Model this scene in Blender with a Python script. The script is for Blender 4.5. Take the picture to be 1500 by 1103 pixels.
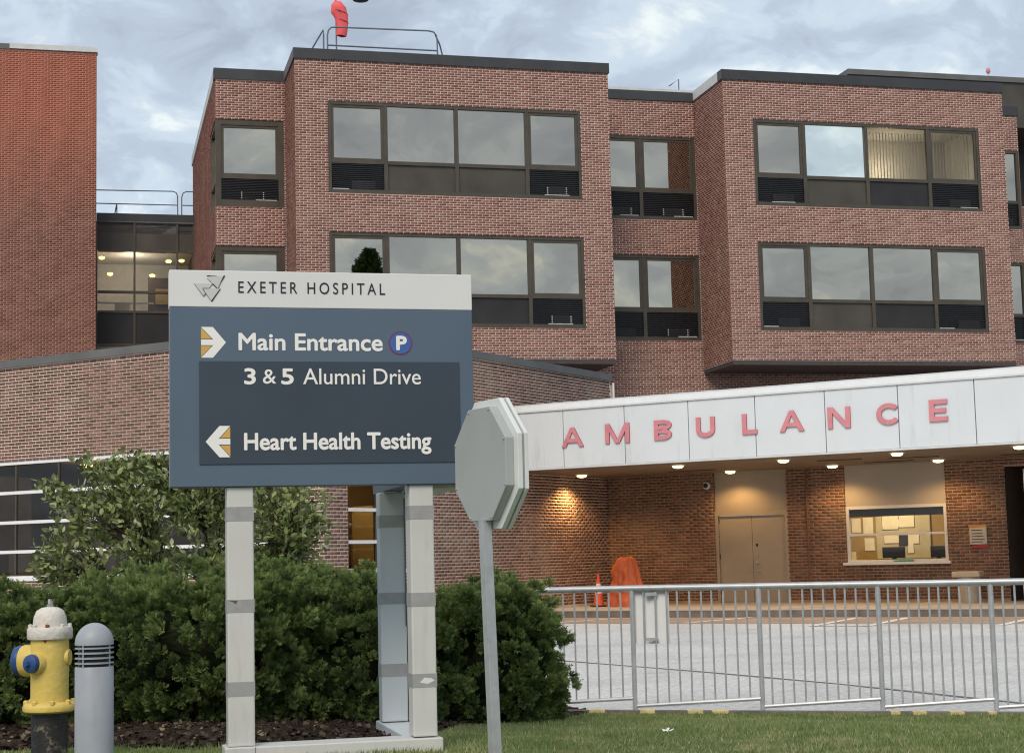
import bpy, math, random
import numpy as np
from mathutils import Vector, Matrix

for o in list(bpy.data.objects):
    bpy.data.objects.remove(o, do_unlink=True)
SC = bpy.context.scene
COL = SC.collection
R = math.radians
rng = np.random.default_rng(7)
random.seed(7)

# ------------------------------------------------------------------ camera
cam_d = bpy.data.cameras.new('camera')
cam_d.sensor_fit = 'HORIZONTAL'
cam_d.sensor_width = 36.0
cam_d.lens = 36.0 * 2450.0 / 1500.0
cam_d.clip_start = 0.1
cam_d.clip_end = 3000
cam = bpy.data.objects.new('camera', cam_d)
COL.objects.link(cam)
_p, _r = R(6.17), R(-1.385)
_f = Vector((0, math.cos(_p), math.sin(_p)))
_u = Vector((0, -math.sin(_p), math.cos(_p)))
_x = Vector((1, 0, 0))
_rt = _x * math.cos(_r) + _u * math.sin(_r)
_up = _u * math.cos(_r) - _x * math.sin(_r)
_m = Matrix((_rt, _up, -_f)).transposed().to_4x4()
_m.translation = (0, 0, 1.30)
cam.matrix_world = _m
SC.camera = cam

# ------------------------------------------------------------------ world: cloudy evening sky
SUN_EL, SUN_AZ = 44.0, 198.0          # azimuth clockwise from +Y
W = bpy.data.worlds.new('World')
SC.world = W
W.use_nodes = True
nt = W.node_tree
nt.nodes.clear()
N = nt.nodes.new
L = nt.links.new
sky = N('ShaderNodeTexSky')
sky.sky_type = 'NISHITA'
sky.sun_disc = False
sky.sun_elevation = R(SUN_EL)
sky.sun_rotation = R(SUN_AZ)
tc = N('ShaderNodeTexCoord')
sep = N('ShaderNodeSeparateXYZ')
L(tc.outputs['Generated'], sep.inputs[0])
mz = N('ShaderNodeMath'); mz.operation = 'MAXIMUM'; mz.inputs[1].default_value = 0.0
L(sep.outputs['Z'], mz.inputs[0])
az = N('ShaderNodeMath'); az.operation = 'ADD'; az.inputs[1].default_value = 0.42
L(mz.outputs[0], az.inputs[0])
dv = N('ShaderNodeVectorMath'); dv.operation = 'DIVIDE'
cb = N('ShaderNodeCombineXYZ')
for k in range(3): L(az.outputs[0], cb.inputs[k])
L(tc.outputs['Generated'], dv.inputs[0]); L(cb.outputs[0], dv.inputs[1])
def wnoise(scale, detail, rough, dist, off):
    mp = N('ShaderNodeMapping'); mp.inputs['Location'].default_value = off
    mp.inputs['Scale'].default_value = (1.0, 1.0, 0.0)
    L(dv.outputs[0], mp.inputs[0])
    n = N('ShaderNodeTexNoise'); n.inputs['Scale'].default_value = scale
    n.inputs['Detail'].default_value = detail; n.inputs['Roughness'].default_value = rough
    n.inputs['Distortion'].default_value = dist
    L(mp.outputs[0], n.inputs['Vector'])
    return n
n1 = wnoise(11.5, 8, 0.56, 0.45, (3.1, 1.7, 0))
n2 = wnoise(3.0, 3, 0.5, 0.2, (8.2, 5.3, 0))
ad = N('ShaderNodeMath'); ad.operation = 'MULTIPLY_ADD'; ad.inputs[1].default_value = 0.68
hf = N('ShaderNodeMath'); hf.operation = 'MULTIPLY'; hf.inputs[1].default_value = 0.32
L(n2.outputs[0], hf.inputs[0]); L(n1.outputs[0], ad.inputs[0]); L(hf.outputs[0], ad.inputs[2])
cr = N('ShaderNodeValToRGB')
cr.color_ramp.interpolation = 'EASE'
els = cr.color_ramp.elements
els[0].position = 0.36; els[0].color = (0.315, 0.360, 0.425, 1)
els[1].position = 0.65; els[1].color = (0.68, 0.73, 0.715, 1)
e = els.new(0.47); e.color = (0.385, 0.445, 0.520, 1)
e = els.new(0.55); e.color = (0.470, 0.540, 0.610, 1)
L(ad.outputs[0], cr.inputs[0])
sc10 = N('ShaderNodeVectorMath'); sc10.operation = 'SCALE'; sc10.inputs['Scale'].default_value = 10.0
L(cr.outputs[0], sc10.inputs[0])
mixn = N('ShaderNodeMix'); mixn.data_type = 'RGBA'; mixn.inputs[0].default_value = 0.90
L(sky.outputs[0], mixn.inputs[6]); L(sc10.outputs[0], mixn.inputs[7])
bg = N('ShaderNodeBackground'); bg.inputs['Strength'].default_value = 0.1
L(mixn.outputs[2], bg.inputs['Color'])
wo = N('ShaderNodeOutputWorld'); L(bg.outputs[0], wo.inputs['Surface'])

# ------------------------------------------------------------------ soft overcast sun, exposure
sd = bpy.data.lights.new('sun', 'SUN')
sd.energy = 1.5; sd.angle = R(28); sd.color = (1.0, 0.87, 0.72)
so = bpy.data.objects.new('sun', sd); COL.objects.link(so)
_d = Vector((math.sin(R(SUN_AZ)) * math.cos(R(SUN_EL)), math.cos(R(SUN_AZ)) * math.cos(R(SUN_EL)), math.sin(R(SUN_EL))))
so.rotation_euler = (-_d).to_track_quat('-Z', 'Y').to_euler()
SC.view_settings.view_transform = 'Standard'
SC.view_settings.look = 'None'
SC.view_settings.exposure = 0.50
SC.view_settings.gamma = 1.0
SC.view_settings.use_curve_mapping = False
SC.render.engine = 'CYCLES'
SC.cycles.use_denoising = True
SC.cycles.filter_width = 1.15
SC.cycles.max_bounces = 6
SC.cycles.diffuse_bounces = 3
SC.cycles.glossy_bounces = 3
SC.cycles.transparent_max_bounces = 12
SC.cycles.sample_clamp_indirect = 6.0

# ------------------------------------------------------------------ materials
def newmat(name):
    m = bpy.data.materials.new(name); m.use_nodes = True
    t = m.node_tree
    b = next(n for n in t.nodes if n.type == 'BSDF_PRINCIPLED')
    return m, t, b
def setp(b, col=None, rough=None, metal=None, spec=None):
    if col is not None: b.inputs['Base Color'].default_value = (*col, 1)
    if rough is not None: b.inputs['Roughness'].default_value = rough
    if metal is not None: b.inputs['Metallic'].default_value = metal
    if spec is not None: b.inputs['Specular IOR Level'].default_value = spec
def mat(name, col, rough=0.6, metal=0.0, var=0.12, scale=6.0, bump=0.0, bscale=60.0, spec=0.4, dirt=None, dirtamt=0.0, dscale=2.0, streak=None):
    """surface with tonal variation, optional fine relief and dirt patches"""
    m, t, b = newmat(name)
    setp(b, col, rough, metal, spec)
    tcn = t.nodes.new('ShaderNodeTexCoord')
    n = t.nodes.new('ShaderNodeTexNoise'); n.inputs['Scale'].default_value = scale; n.inputs['Detail'].default_value = 6
    t.links.new(tcn.outputs['Object'], n.inputs['Vector'])
    r = t.nodes.new('ShaderNodeMapRange')
    r.inputs[1].default_value = 0.3; r.inputs[2].default_value = 0.7
    r.inputs[3].default_value = 1 - var; r.inputs[4].default_value = 1 + var
    t.links.new(n.outputs[0], r.inputs[0])
    v = t.nodes.new('ShaderNodeVectorMath'); v.operation = 'SCALE'
    v.inputs[0].default_value = col
    t.links.new(r.outputs[0], v.inputs['Scale'])
    out = v.outputs[0]
    if dirt is not None:
        n3 = t.nodes.new('ShaderNodeTexNoise'); n3.inputs['Scale'].default_value = dscale; n3.inputs['Detail'].default_value = 9; n3.inputs['Roughness'].default_value = 0.7
        if streak:
            mp = t.nodes.new('ShaderNodeMapping'); mp.inputs['Scale'].default_value = streak; t.links.new(tcn.outputs['Object'], mp.inputs[0]); t.links.new(mp.outputs[0], n3.inputs['Vector'])
        else: t.links.new(tcn.outputs['Object'], n3.inputs['Vector'])
        r3 = t.nodes.new('ShaderNodeMapRange'); r3.inputs[1].default_value = 0.56; r3.inputs[2].default_value = 0.68
        r3.inputs[3].default_value = 0; r3.inputs[4].default_value = dirtamt
        t.links.new(n3.outputs[0], r3.inputs[0])
        mx = t.nodes.new('ShaderNodeMix'); mx.data_type = 'RGBA'
        t.links.new(r3.outputs[0], mx.inputs[0]); t.links.new(out, mx.inputs[6]); mx.inputs[7].default_value = (*dirt, 1)
        out = mx.outputs[2]
    t.links.new(out, b.inputs['Base Color'])
    rr = t.nodes.new('ShaderNodeMapRange'); rr.inputs[3].default_value = max(0, rough - 0.08); rr.inputs[4].default_value = min(1, rough + 0.08)
    t.links.new(n.outputs[0], rr.inputs[0]); t.links.new(rr.outputs[0], b.inputs['Roughness'])
    if bump > 0:
        n2 = t.nodes.new('ShaderNodeTexNoise'); n2.inputs['Scale'].default_value = bscale; n2.inputs['Detail'].default_value = 4
        t.links.new(tcn.outputs['Object'], n2.inputs['Vector'])
        bp = t.nodes.new('ShaderNodeBump'); bp.inputs['Strength'].default_value = bump; bp.inputs['Distance'].default_value = 0.02
        t.links.new(n2.outputs[0], bp.inputs['Height']); t.links.new(bp.outputs[0], b.inputs['Normal'])
    return m
def tone_ramp(t, stops):
    c = ramp_only(t, stops); at = t.nodes.new('ShaderNodeAttribute'); at.attribute_name = 'tone'
    t.links.new(at.outputs['Fac'], c.inputs[0]); return c
def ramp_only(t, stops):
    c = t.nodes.new('ShaderNodeValToRGB'); e = c.color_ramp.elements
    e[0].position, e[0].color = stops[0][0], (*stops[0][1], 1)
    e[1].position, e[1].color = stops[-1][0], (*stops[-1][1], 1)
    for p, col in stops[1:-1]:
        q = e.new(p); q.color = (*col, 1)
    return c
def rand_ramp(t, stops):
    """colour ramp driven by a random number per brick or leaf (per mesh island and per object)"""
    g = t.nodes.new('ShaderNodeNewGeometry'); oi = t.nodes.new('ShaderNodeObjectInfo')
    a = t.nodes.new('ShaderNodeMath'); a.operation = 'ADD'
    t.links.new(g.outputs['Random Per Island'], a.inputs[0]); t.links.new(oi.outputs['Random'], a.inputs[1])
    fr = t.nodes.new('ShaderNodeMath'); fr.operation = 'FRACT'; t.links.new(a.outputs[0], fr.inputs[0])
    c = t.nodes.new('ShaderNodeValToRGB'); e = c.color_ramp.elements
    e[0].position, e[0].color = stops[0][0], (*stops[0][1], 1)
    e[1].position, e[1].color = stops[-1][0], (*stops[-1][1], 1)
    for p, col in stops[1:-1]:
        q = e.new(p); q.color = (*col, 1)
    t.links.new(fr.outputs[0], c.inputs[0])
    return c
def brickmat(name, stops, patch=(0.5, 0.42, 0.36), patchamt=0.25, top=None):
    m, t, b = newmat(name); setp(b, rough=0.9, spec=0.15)
    c = rand_ramp(t, stops)
    tcn = t.nodes.new('ShaderNodeTexCoord')
    n = t.nodes.new('ShaderNodeTexNoise'); n.inputs['Scale'].default_value = 0.8; n.inputs['Detail'].default_value = 8; n.inputs['Roughness'].default_value = 0.65
    t.links.new(tcn.outputs['Object'], n.inputs['Vector'])
    r = t.nodes.new('ShaderNodeMapRange'); r.inputs[1].default_value = 0.5; r.inputs[2].default_value = 0.75; r.inputs[4].default_value = patchamt
    t.links.new(n.outputs[0], r.inputs[0])
    mx = t.nodes.new('ShaderNodeMix'); mx.data_type = 'RGBA'
    t.links.new(r.outputs[0], mx.inputs[0]); t.links.new(c.outputs[0], mx.inputs[6]); mx.inputs[7].default_value = (*patch, 1)
    out = mx.outputs[2]
    if top is not None:      # redder colour blended in towards the top, with an uneven edge
        z0, z1, colr = top
        sp = t.nodes.new('ShaderNodeSeparateXYZ'); t.links.new(tcn.outputs['Object'], sp.inputs[0])
        a2 = t.nodes.new('ShaderNodeMath'); a2.operation = 'MULTIPLY_ADD'; a2.inputs[1].default_value = 2.4
        t.links.new(n.outputs[0], a2.inputs[0]); t.links.new(sp.outputs['Z'], a2.inputs[2])
        r2 = t.nodes.new('ShaderNodeMapRange'); r2.inputs[1].default_value = z0 + 1.2; r2.inputs[2].default_value = z1 + 1.2
        r2.inputs[4].default_value = 0.78; t.links.new(a2.outputs[0], r2.inputs[0])
        m3 = t.nodes.new('ShaderNodeMix'); m3.data_type = 'RGBA'
        t.links.new(r2.outputs[0], m3.inputs[0]); t.links.new(out, m3.inputs[6]); m3.inputs[7].default_value = (*colr, 1)
        out = m3.outputs[2]
    mp = t.nodes.new('ShaderNodeMapping'); mp.inputs['Scale'].default_value = (2.2, 2.2, 0.16); t.links.new(tcn.outputs['Object'], mp.inputs[0])
    ns = t.nodes.new('ShaderNodeTexNoise'); ns.inputs['Scale'].default_value = 1.0; ns.inputs['Detail'].default_value = 6; ns.inputs['Roughness'].default_value = 0.6; t.links.new(mp.outputs[0], ns.inputs['Vector'])
    rs = t.nodes.new('ShaderNodeMapRange'); rs.inputs[1].default_value = 0.32; rs.inputs[2].default_value = 0.68; rs.inputs[3].default_value = 0.86; rs.inputs[4].default_value = 1.12; t.links.new(ns.outputs[0], rs.inputs[0])
    vs = t.nodes.new('ShaderNodeVectorMath'); vs.operation = 'SCALE'; t.links.new(out, vs.inputs[0]); t.links.new(rs.outputs[0], vs.inputs['Scale'])
    t.links.new(vs.outputs[0], b.inputs['Base Color'])
    return m
def emis(name, col, strength):
    m, t, b = newmat(name); setp(b, col, 0.5)
    b.inputs['Emission Color'].default_value = (*col, 1); b.inputs['Emission Strength'].default_value = strength
    return m
def glassmat(name, tint=(0.8, 0.8, 0.78), refl=0.12, rough=0.02):
    m, t, b = newmat(name); t.nodes.remove(b)
    tr = t.nodes.new('ShaderNodeBsdfTransparent'); tr.inputs[0].default_value = (*tint, 1)
    gl = t.nodes.new('ShaderNodeBsdfGlossy'); gl.inputs['Roughness'].default_value = rough
    mx = t.nodes.new('ShaderNodeMixShader'); mx.inputs[0].default_value = refl
    out = next(n for n in t.nodes if n.type == 'OUTPUT_MATERIAL')
    t.links.new(tr.outputs[0], mx.inputs[1]); t.links.new(gl.outputs[0], mx.inputs[2]); t.links.new(mx.outputs[0], out.inputs[0])
    return m
def mirrorglass(name, col, rough=0.008):
    m, t, b = newmat(name); setp(b, col, rough, 1.0)
    tcn = t.nodes.new('ShaderNodeTexCoord')
    n = t.nodes.new('ShaderNodeTexNoise'); n.inputs['Scale'].default_value = 0.6; n.inputs['Detail'].default_value = 2
    t.links.new(tcn.outputs['Object'], n.inputs['Vector'])
    bp = t.nodes.new('ShaderNodeBump'); bp.inputs['Strength'].default_value = 0.05; bp.inputs['Distance'].default_value = 0.05
    t.links.new(n.outputs[0], bp.inputs['Height']); t.links.new(bp.outputs[0], b.inputs['Normal'])
    return m

MORTAR = mat('mortar', (0.78, 0.595, 0.51), 0.95, var=0.10, scale=3, bump=0.2, bscale=90, spec=0.1)
MORTAR2 = mat('mortar_pale', (0.80, 0.645, 0.55), 0.95, var=0.12, scale=3, bump=0.2, bscale=90, spec=0.1)
MORTAR_SHADE = mat('mortar_canopy_shade', (0.42, 0.285, 0.20), 0.95, var=0.12, scale=3, bump=0.2, bscale=90, spec=0.1)  # mortar darkened to paint in the shade under the canopy
MORTAR4 = mat('mortar_red', (0.56, 0.32, 0.245), 0.95, var=0.12, scale=3, bump=0.2, bscale=90, spec=0.1)
BRICK = brickmat('brick_red', [(0, (0.205, 0.090, 0.073)), (0.3, (0.262, 0.120, 0.095)), (0.55, (0.305, 0.144, 0.114)), (0.8, (0.25, 0.136, 0.108)), (0.95, (0.36, 0.21, 0.168)), (1, (0.185, 0.094, 0.080))], (0.40, 0.265, 0.20), 0.45)
BRICK_LOW = brickmat('brick_brown', [(0, (0.125, 0.070, 0.055)), (0.25, (0.17, 0.10, 0.075)), (0.5, (0.22, 0.115, 0.09)), (0.7, (0.145, 0.105, 0.08)), (0.88, (0.28, 0.155, 0.125)), (1, (0.19, 0.14, 0.105))], (0.36, 0.29, 0.22), 0.45)
BRICK_FAR = brickmat('brick_far', [(0, (0.16, 0.075, 0.06)), (0.5, (0.215, 0.105, 0.08)), (1, (0.26, 0.135, 0.10))], (0.28, 0.18, 0.14), 0.3, top=(12.2, 16.4, (0.47, 0.125, 0.072)))
COPING = mat('coping_metal', (0.050, 0.052, 0.054), 0.45, 0.2, var=0.15, scale=1.5, spec=0.5)
COPING_L = mat('coping_grey', (0.135, 0.135, 0.135), 0.6, 0.0, var=0.15, scale=1.5)
FLASH = mat('roof_flashing', (0.62, 0.64, 0.63), 0.5, var=0.08)
FRAME = mat('bronze_frame', (0.088, 0.075, 0.057), 0.42, 0.25, var=0.15, scale=2.5)
PANEL = mat('spandrel_panel', (0.078, 0.070, 0.057), 0.4, 0.0, var=0.22, scale=1.1, spec=0.3)
PANELD = mat('spandrel_panel_dark', (0.032, 0.031, 0.031), 0.4, 0.0, var=0.25, scale=1.1, spec=0.3)
LOUV = mat('louver_dark', (0.022, 0.022, 0.025), 0.5, var=0.2)
SLATM = mat('grille_light', (0.55, 0.56, 0.56), 0.5, var=0.2, scale=20)
GLASS = mirrorglass('reflective_bronze_glass', (0.475, 0.432, 0.36))
GLASS_B = mirrorglass('reflective_clear_glass', (0.95, 0.97, 0.89))
CLEAR = glassmat('clear_glass', (0.88, 0.88, 0.86), 0.03)
CLEAR_W = glassmat('tinted_glass', (0.62, 0.60, 0.56), 0.05)
SOFF = mat('dark_soffit', (0.075, 0.060, 0.058), 0.8, var=0.15)
ROOFM = mat('roof_membrane', (0.16, 0.16, 0.165), 0.9, var=0.2)
INT_TAN = mat('interior_tan', (0.36, 0.245, 0.085), 0.8, var=0.06)
INT_PALE = mat('interior_pale', (0.55, 0.53, 0.48), 0.8, var=0.06)
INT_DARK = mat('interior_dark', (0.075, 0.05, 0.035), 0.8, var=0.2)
INT_BROWN = mat('interior_brown', (0.17, 0.11, 0.065), 0.8, var=0.25, scale=1.2)
WHITE = mat('white_paint', (0.78, 0.79, 0.79), 0.45, var=0.04, dirt=(0.5, 0.48, 0.44), dirtamt=0.25, dscale=3)
SIGNW = mat('sign_white', (0.74, 0.745, 0.735), 0.38, var=0.03, scale=1.5)
SIGNBLUE = mat('sign_blue', (0.096, 0.138, 0.192), 0.36, var=0.07, scale=1.3, spec=0.5)
SIGNDARK = mat('sign_dark_panel', (0.042, 0.058, 0.082), 0.42, var=0.10, scale=1.6, spec=0.45)
VINYLW = mat('white_lettering', (0.88, 0.87, 0.84), 0.4, var=0.02)
VINYLK = mat('dark_lettering', (0.022, 0.022, 0.04), 0.4, var=0.02)
VINYLY = mat('gold_lettering', (0.66, 0.40, 0.10), 0.4, var=0.05)
VINYLG = mat('logo_grey', (0.60, 0.61, 0.60), 0.4, var=0.03)
PBLUE = mat('parking_blue', (0.055, 0.135, 0.40), 0.4, var=0.05)
PRED = mat('parking_ring', (0.20, 0.035, 0.085), 0.4, var=0.05)
POST = mat('sign_post_paint', (0.60, 0.60, 0.575), 0.42, var=0.05, scale=3, dirt=(0.42, 0.40, 0.36), dirtamt=0.35, dscale=6, streak=(1.5, 1.5, 0.2))
POSTB = mat('sign_post_blue_grey', (0.54, 0.58, 0.60), 0.4, var=0.05, scale=3)
TAPE = mat('post_band', (0.335, 0.34, 0.335), 0.55, var=0.08, scale=20)
GALV = mat('galvanised_steel', (0.47, 0.485, 0.50), 0.38, 0.35, var=0.10, scale=14, dirt=(0.30, 0.28, 0.25), dirtamt=0.35, dscale=9)
STOPM = mat('stop_back_paint', (0.41, 0.435, 0.425), 0.40, 0.1, var=0.07, scale=2.5, dirt=(0.34, 0.35, 0.34), dirtamt=0.4, dscale=3)
STOPEDGE = mat('stop_edge_highlight', (0.70, 0.725, 0.71), 0.40, 0.0, var=0.06, scale=4)  # edge paint lightened to hold the highlight from the sky
STOPDK = mat('stop_seal', (0.12, 0.125, 0.13), 0.35, 0.4, var=0.1)
REDF = mat('red_sheeting', (0.45, 0.03, 0.03), 0.4, var=0.05)
FASC = mat('canopy_panel', (0.70, 0.745, 0.775), 0.35, var=0.035, scale=0.9, dirt=(0.55, 0.58, 0.585), dirtamt=0.55, dscale=2.2, streak=(1.6, 1.6, 0.22))
FASCW = mat('canopy_trim', (0.68, 0.70, 0.70), 0.4, var=0.04)
JOINT = mat('joint_dark', (0.16, 0.17, 0.18), 0.7)
LETR = mat('faded_red_letter', (0.66, 0.25, 0.285), 0.5, var=0.10, scale=5, dirt=(0.68, 0.34, 0.34), dirtamt=0.6, dscale=6)
LETS = mat('letter_side', (0.34, 0.075, 0.10), 0.5, var=0.1)
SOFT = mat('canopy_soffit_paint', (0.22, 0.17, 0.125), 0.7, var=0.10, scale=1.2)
DOORM = mat('door_paint', (0.36, 0.315, 0.255), 0.45, var=0.06, scale=1.5, dirt=(0.27, 0.23, 0.19), dirtamt=0.4, dscale=2)
STUCCO = mat('pale_stucco', (0.44, 0.405, 0.355), 0.85, var=0.06, scale=1.5, bump=0.15, bscale=40)
STEEL = mat('brushed_steel', (0.55, 0.52, 0.47), 0.3, 0.9, var=0.1)
CONC = mat('concrete', (0.40, 0.37, 0.33), 0.9, var=0.12, scale=2, bump=0.3, bscale=50, dirt=(0.25, 0.23, 0.2), dirtamt=0.5, dscale=1.5)
KERBM = mat('kerb_dark', (0.17, 0.15, 0.13), 0.9, var=0.25, scale=4, bump=0.3)
YEL = mat('kerb_yellow', (0.66, 0.52, 0.25), 0.7, var=0.2, scale=12, dirt=(0.4, 0.33, 0.2), dirtamt=0.6, dscale=15)
BLACKP = mat('black_plastic', (0.02, 0.02, 0.022), 0.45)
TARP = mat('orange_tarp', (0.46, 0.100, 0.034), 0.55, var=0.10, scale=4, bump=0.25, bscale=12)
CONEO = mat('cone_orange', (0.75, 0.11, 0.05), 0.5, var=0.08)
BINM = mat('bin_beige', (0.42, 0.36, 0.29), 0.6, var=0.08)
BINLID = mat('bin_lid', (0.58, 0.50, 0.38), 0.5, var=0.06)
SOCK = mat('windsock_red', (0.88, 0.13, 0.13), 0.7, var=0.12, scale=3)
RAILM = mat('roof_rail_paint', (0.16, 0.18, 0.21), 0.5, 0.2, var=0.1)
LAMP = emis('lamp_lens', (1.0, 0.76, 0.36), 3.2)
LAMP_Y = emis('lamp_lens_yellow', (1.0, 0.74, 0.20), 3.0)
PAPER = mat('paper', (0.80, 0.78, 0.70), 0.8, var=0.05)
BOARDW = mat('whiteboard', (0.52, 0.49, 0.37), 0.3, var=0.04)
TEAL = mat('teal_plastic', (0.02, 0.36, 0.27), 0.4)
BARK = mat('bark', (0.075, 0.055, 0.042), 0.95, var=0.3, scale=14, bump=0.5)
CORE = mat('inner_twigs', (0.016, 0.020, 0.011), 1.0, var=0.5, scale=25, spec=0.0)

def leafmat(name, stops, rough=0.55, trans=0.25, spec=0.3, tone=False):
    m, t, b = newmat(name); setp(b, rough=rough, spec=spec)
    c = tone_ramp(t, stops) if tone else rand_ramp(t, stops)
    t.links.new(c.outputs[0], b.inputs['Base Color'])
    out = next(n for n in t.nodes if n.type == 'OUTPUT_MATERIAL')
    tl = t.nodes.new('ShaderNodeBsdfTranslucent'); t.links.new(c.outputs[0], tl.inputs[0])
    mx = t.nodes.new('ShaderNodeMixShader'); mx.inputs[0].default_value = trans
    t.links.new(b.outputs[0], mx.inputs[1]); t.links.new(tl.outputs[0], mx.inputs[2]); t.links.new(mx.outputs[0], out.inputs[0])
    return m
JUN = leafmat('juniper_needles', [(0, (0.066, 0.096, 0.036)), (0.35, (0.130, 0.185, 0.062)), (0.7, (0.215, 0.280, 0.090)), (1, (0.35, 0.40, 0.155))], 0.75, 0.22, 0.15, tone=True)
LEAFM = leafmat('shrub_leaves', [(0, (0.090, 0.130, 0.044)), (0.35, (0.19, 0.245, 0.078)), (0.7, (0.31, 0.36, 0.125)), (0.92, (0.43, 0.46, 0.22)), (1, (0.55, 0.55, 0.40))], 0.42, 0.25, 0.5)
GRASS = leafmat('grass_blades', [(0, (0.105, 0.165, 0.055)), (0.4, (0.175, 0.245, 0.085)), (0.7, (0.27, 0.32, 0.125)), (0.86, (0.42, 0.38, 0.21)), (1, (0.54, 0.48, 0.31))], 0.7, 0.25, 0.2, tone=True)

# ------------------------------------------------------------------ mesh helpers
class G:
    def __init__(s): s.v = []; s.f = []; s.smooth = False
    def add(s, vs, fs):
        b = len(s.v); s.v += [tuple(q) for q in vs]; s.f += [tuple(i + b for i in q) for q in fs]; return s
    def box(s, x0, x1, y0, y1, z0, z1):
        return s.add([(x0, y0, z0), (x1, y0, z0), (x1, y1, z0), (x0, y1, z0), (x0, y0, z1), (x1, y0, z1), (x1, y1, z1), (x0, y1, z1)],
                     [(0, 3, 2, 1), (4, 5, 6, 7), (0, 1, 5, 4), (1, 2, 6, 5), (2, 3, 7, 6), (3, 0, 4, 7)])
    def prism(s, pts, d):
        """polygon of 3-D points pushed along the vector d"""
        n = len(pts); d = Vector(d)
        a = [Vector(p) for p in pts]
        s.add(a + [p + d for p in a], [tuple(range(n)), tuple(range(2 * n - 1, n - 1, -1))] + [(i, i + n, (i + 1) % n + n, (i + 1) % n) for i in range(n)])
        return s
    def tube(s, path, r, n=8, cap=True):
        path = [Vector(p) for p in path]
        rs = r if isinstance(r, (list, tuple)) else [r] * len(path)
        rings = []; prev = None
        for i, p in enumerate(path):
            t = (path[min(i + 1, len(path) - 1)] - path[max(i - 1, 0)]).normalized()
            if prev is None:
                a = Vector((0, 0, 1)) if abs(t.z) < 0.9 else Vector((1, 0, 0))
                x = t.cross(a).normalized()
            else:
                x = (prev - t * prev.dot(t)).normalized()
            prev = x; y = t.cross(x)
            rings.append([p + (x * math.cos(2 * math.pi * k / n) + y * math.sin(2 * math.pi * k / n)) * rs[i] for k in range(n)])
        vs = [q for rg in rings for q in rg]; fs = []
        for i in range(len(path) - 1):
            for k in range(n):
                fs.append((i * n + k, i * n + (k + 1) % n, (i + 1) * n + (k + 1) % n, (i + 1) * n + k))
        if cap:
            fs.append(tuple(range(n - 1, -1, -1))); fs.append(tuple((len(path) - 1) * n + k for k in range(n)))
        s.smooth = True
        return s.add(vs, fs)
    def lathe(s, prof, n=24, M=None):
        """profile of (radius, height) turned round the local z axis, placed by M"""
        M = M or Matrix.Identity(4)
        vs = []; fs = []
        for r, z in prof:
            for k in range(n):
                a = 2 * math.pi * k / n
                vs.append(M @ Vector((r * math.cos(a), r * math.sin(a), z)))
        for i in range(len(prof) - 1):
            for k in range(n):
                fs.append((i * n + k, i * n + (k + 1) % n, (i + 1) * n + (k + 1) % n, (i + 1) * n + k))
        fs.append(tuple(range(n - 1, -1, -1))); fs.append(tuple((len(prof) - 1) * n + k for k in range(n)))
        s.smooth = True
        return s.add(vs, fs)
    def mesh(s, name):
        me = bpy.data.meshes.new(name); me.from_pydata(s.v, [], s.f); me.update()
        if s.smooth:
            me.polygons.foreach_set('use_smooth', [True] * len(me.polygons)); me.set_sharp_from_angle(angle=R(38))
        return me
    def build(s, name, m, parent=None, **kw): return link(name, s.mesh(name), m, parent, **kw)
def link(name, me, m, parent=None, label=None, cat=None, group=None, kind=None, bevel=0.0):
    if m is not None and not me.materials: me.materials.append(m)
    o = bpy.data.objects.new(name, me); COL.objects.link(o)
    if parent is not None: o.parent = parent
    tag(o, label, cat, group, kind)
    if bevel:
        b = o.modifiers.new('bevel', 'BEVEL'); b.width = bevel; b.segments = 2; b.limit_method = 'ANGLE'
    return o
def tag(o, label=None, cat=None, group=None, kind=None):
    if label: o['label'] = label
    if cat: o['category'] = cat
    if group: o['group'] = group
    if kind: o['kind'] = kind
    return o
def thing(name, label, cat, loc=(0, 0, 0), yaw=0.0, group=None):
    o = bpy.data.objects.new(name, None); COL.objects.link(o)
    o.location = loc; o.rotation_euler = (0, 0, R(yaw)); o.empty_display_size = 0.2
    return tag(o, label, cat, group)
def box(name, m, parent, *a, **kw): return G().box(*a).build(name, m, parent, **kw)
def fastmesh(name, V, F, smooth=False):
    """numpy arrays of vertices and of equal-sized faces to a mesh"""
    me = bpy.data.meshes.new(name); k = F.shape[1]
    me.vertices.add(len(V)); me.vertices.foreach_set('co', np.ascontiguousarray(V, dtype=np.float32).ravel())
    me.loops.add(F.size); me.loops.foreach_set('vertex_index', np.ascontiguousarray(F, dtype=np.int32).ravel())
    me.polygons.add(len(F)); me.polygons.foreach_set('loop_start', np.arange(0, F.size, k, dtype=np.int32))
    me.update(calc_edges=True); me.validate()
    if smooth: me.polygons.foreach_set('use_smooth', np.ones(len(F), dtype=bool))
    return me

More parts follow.
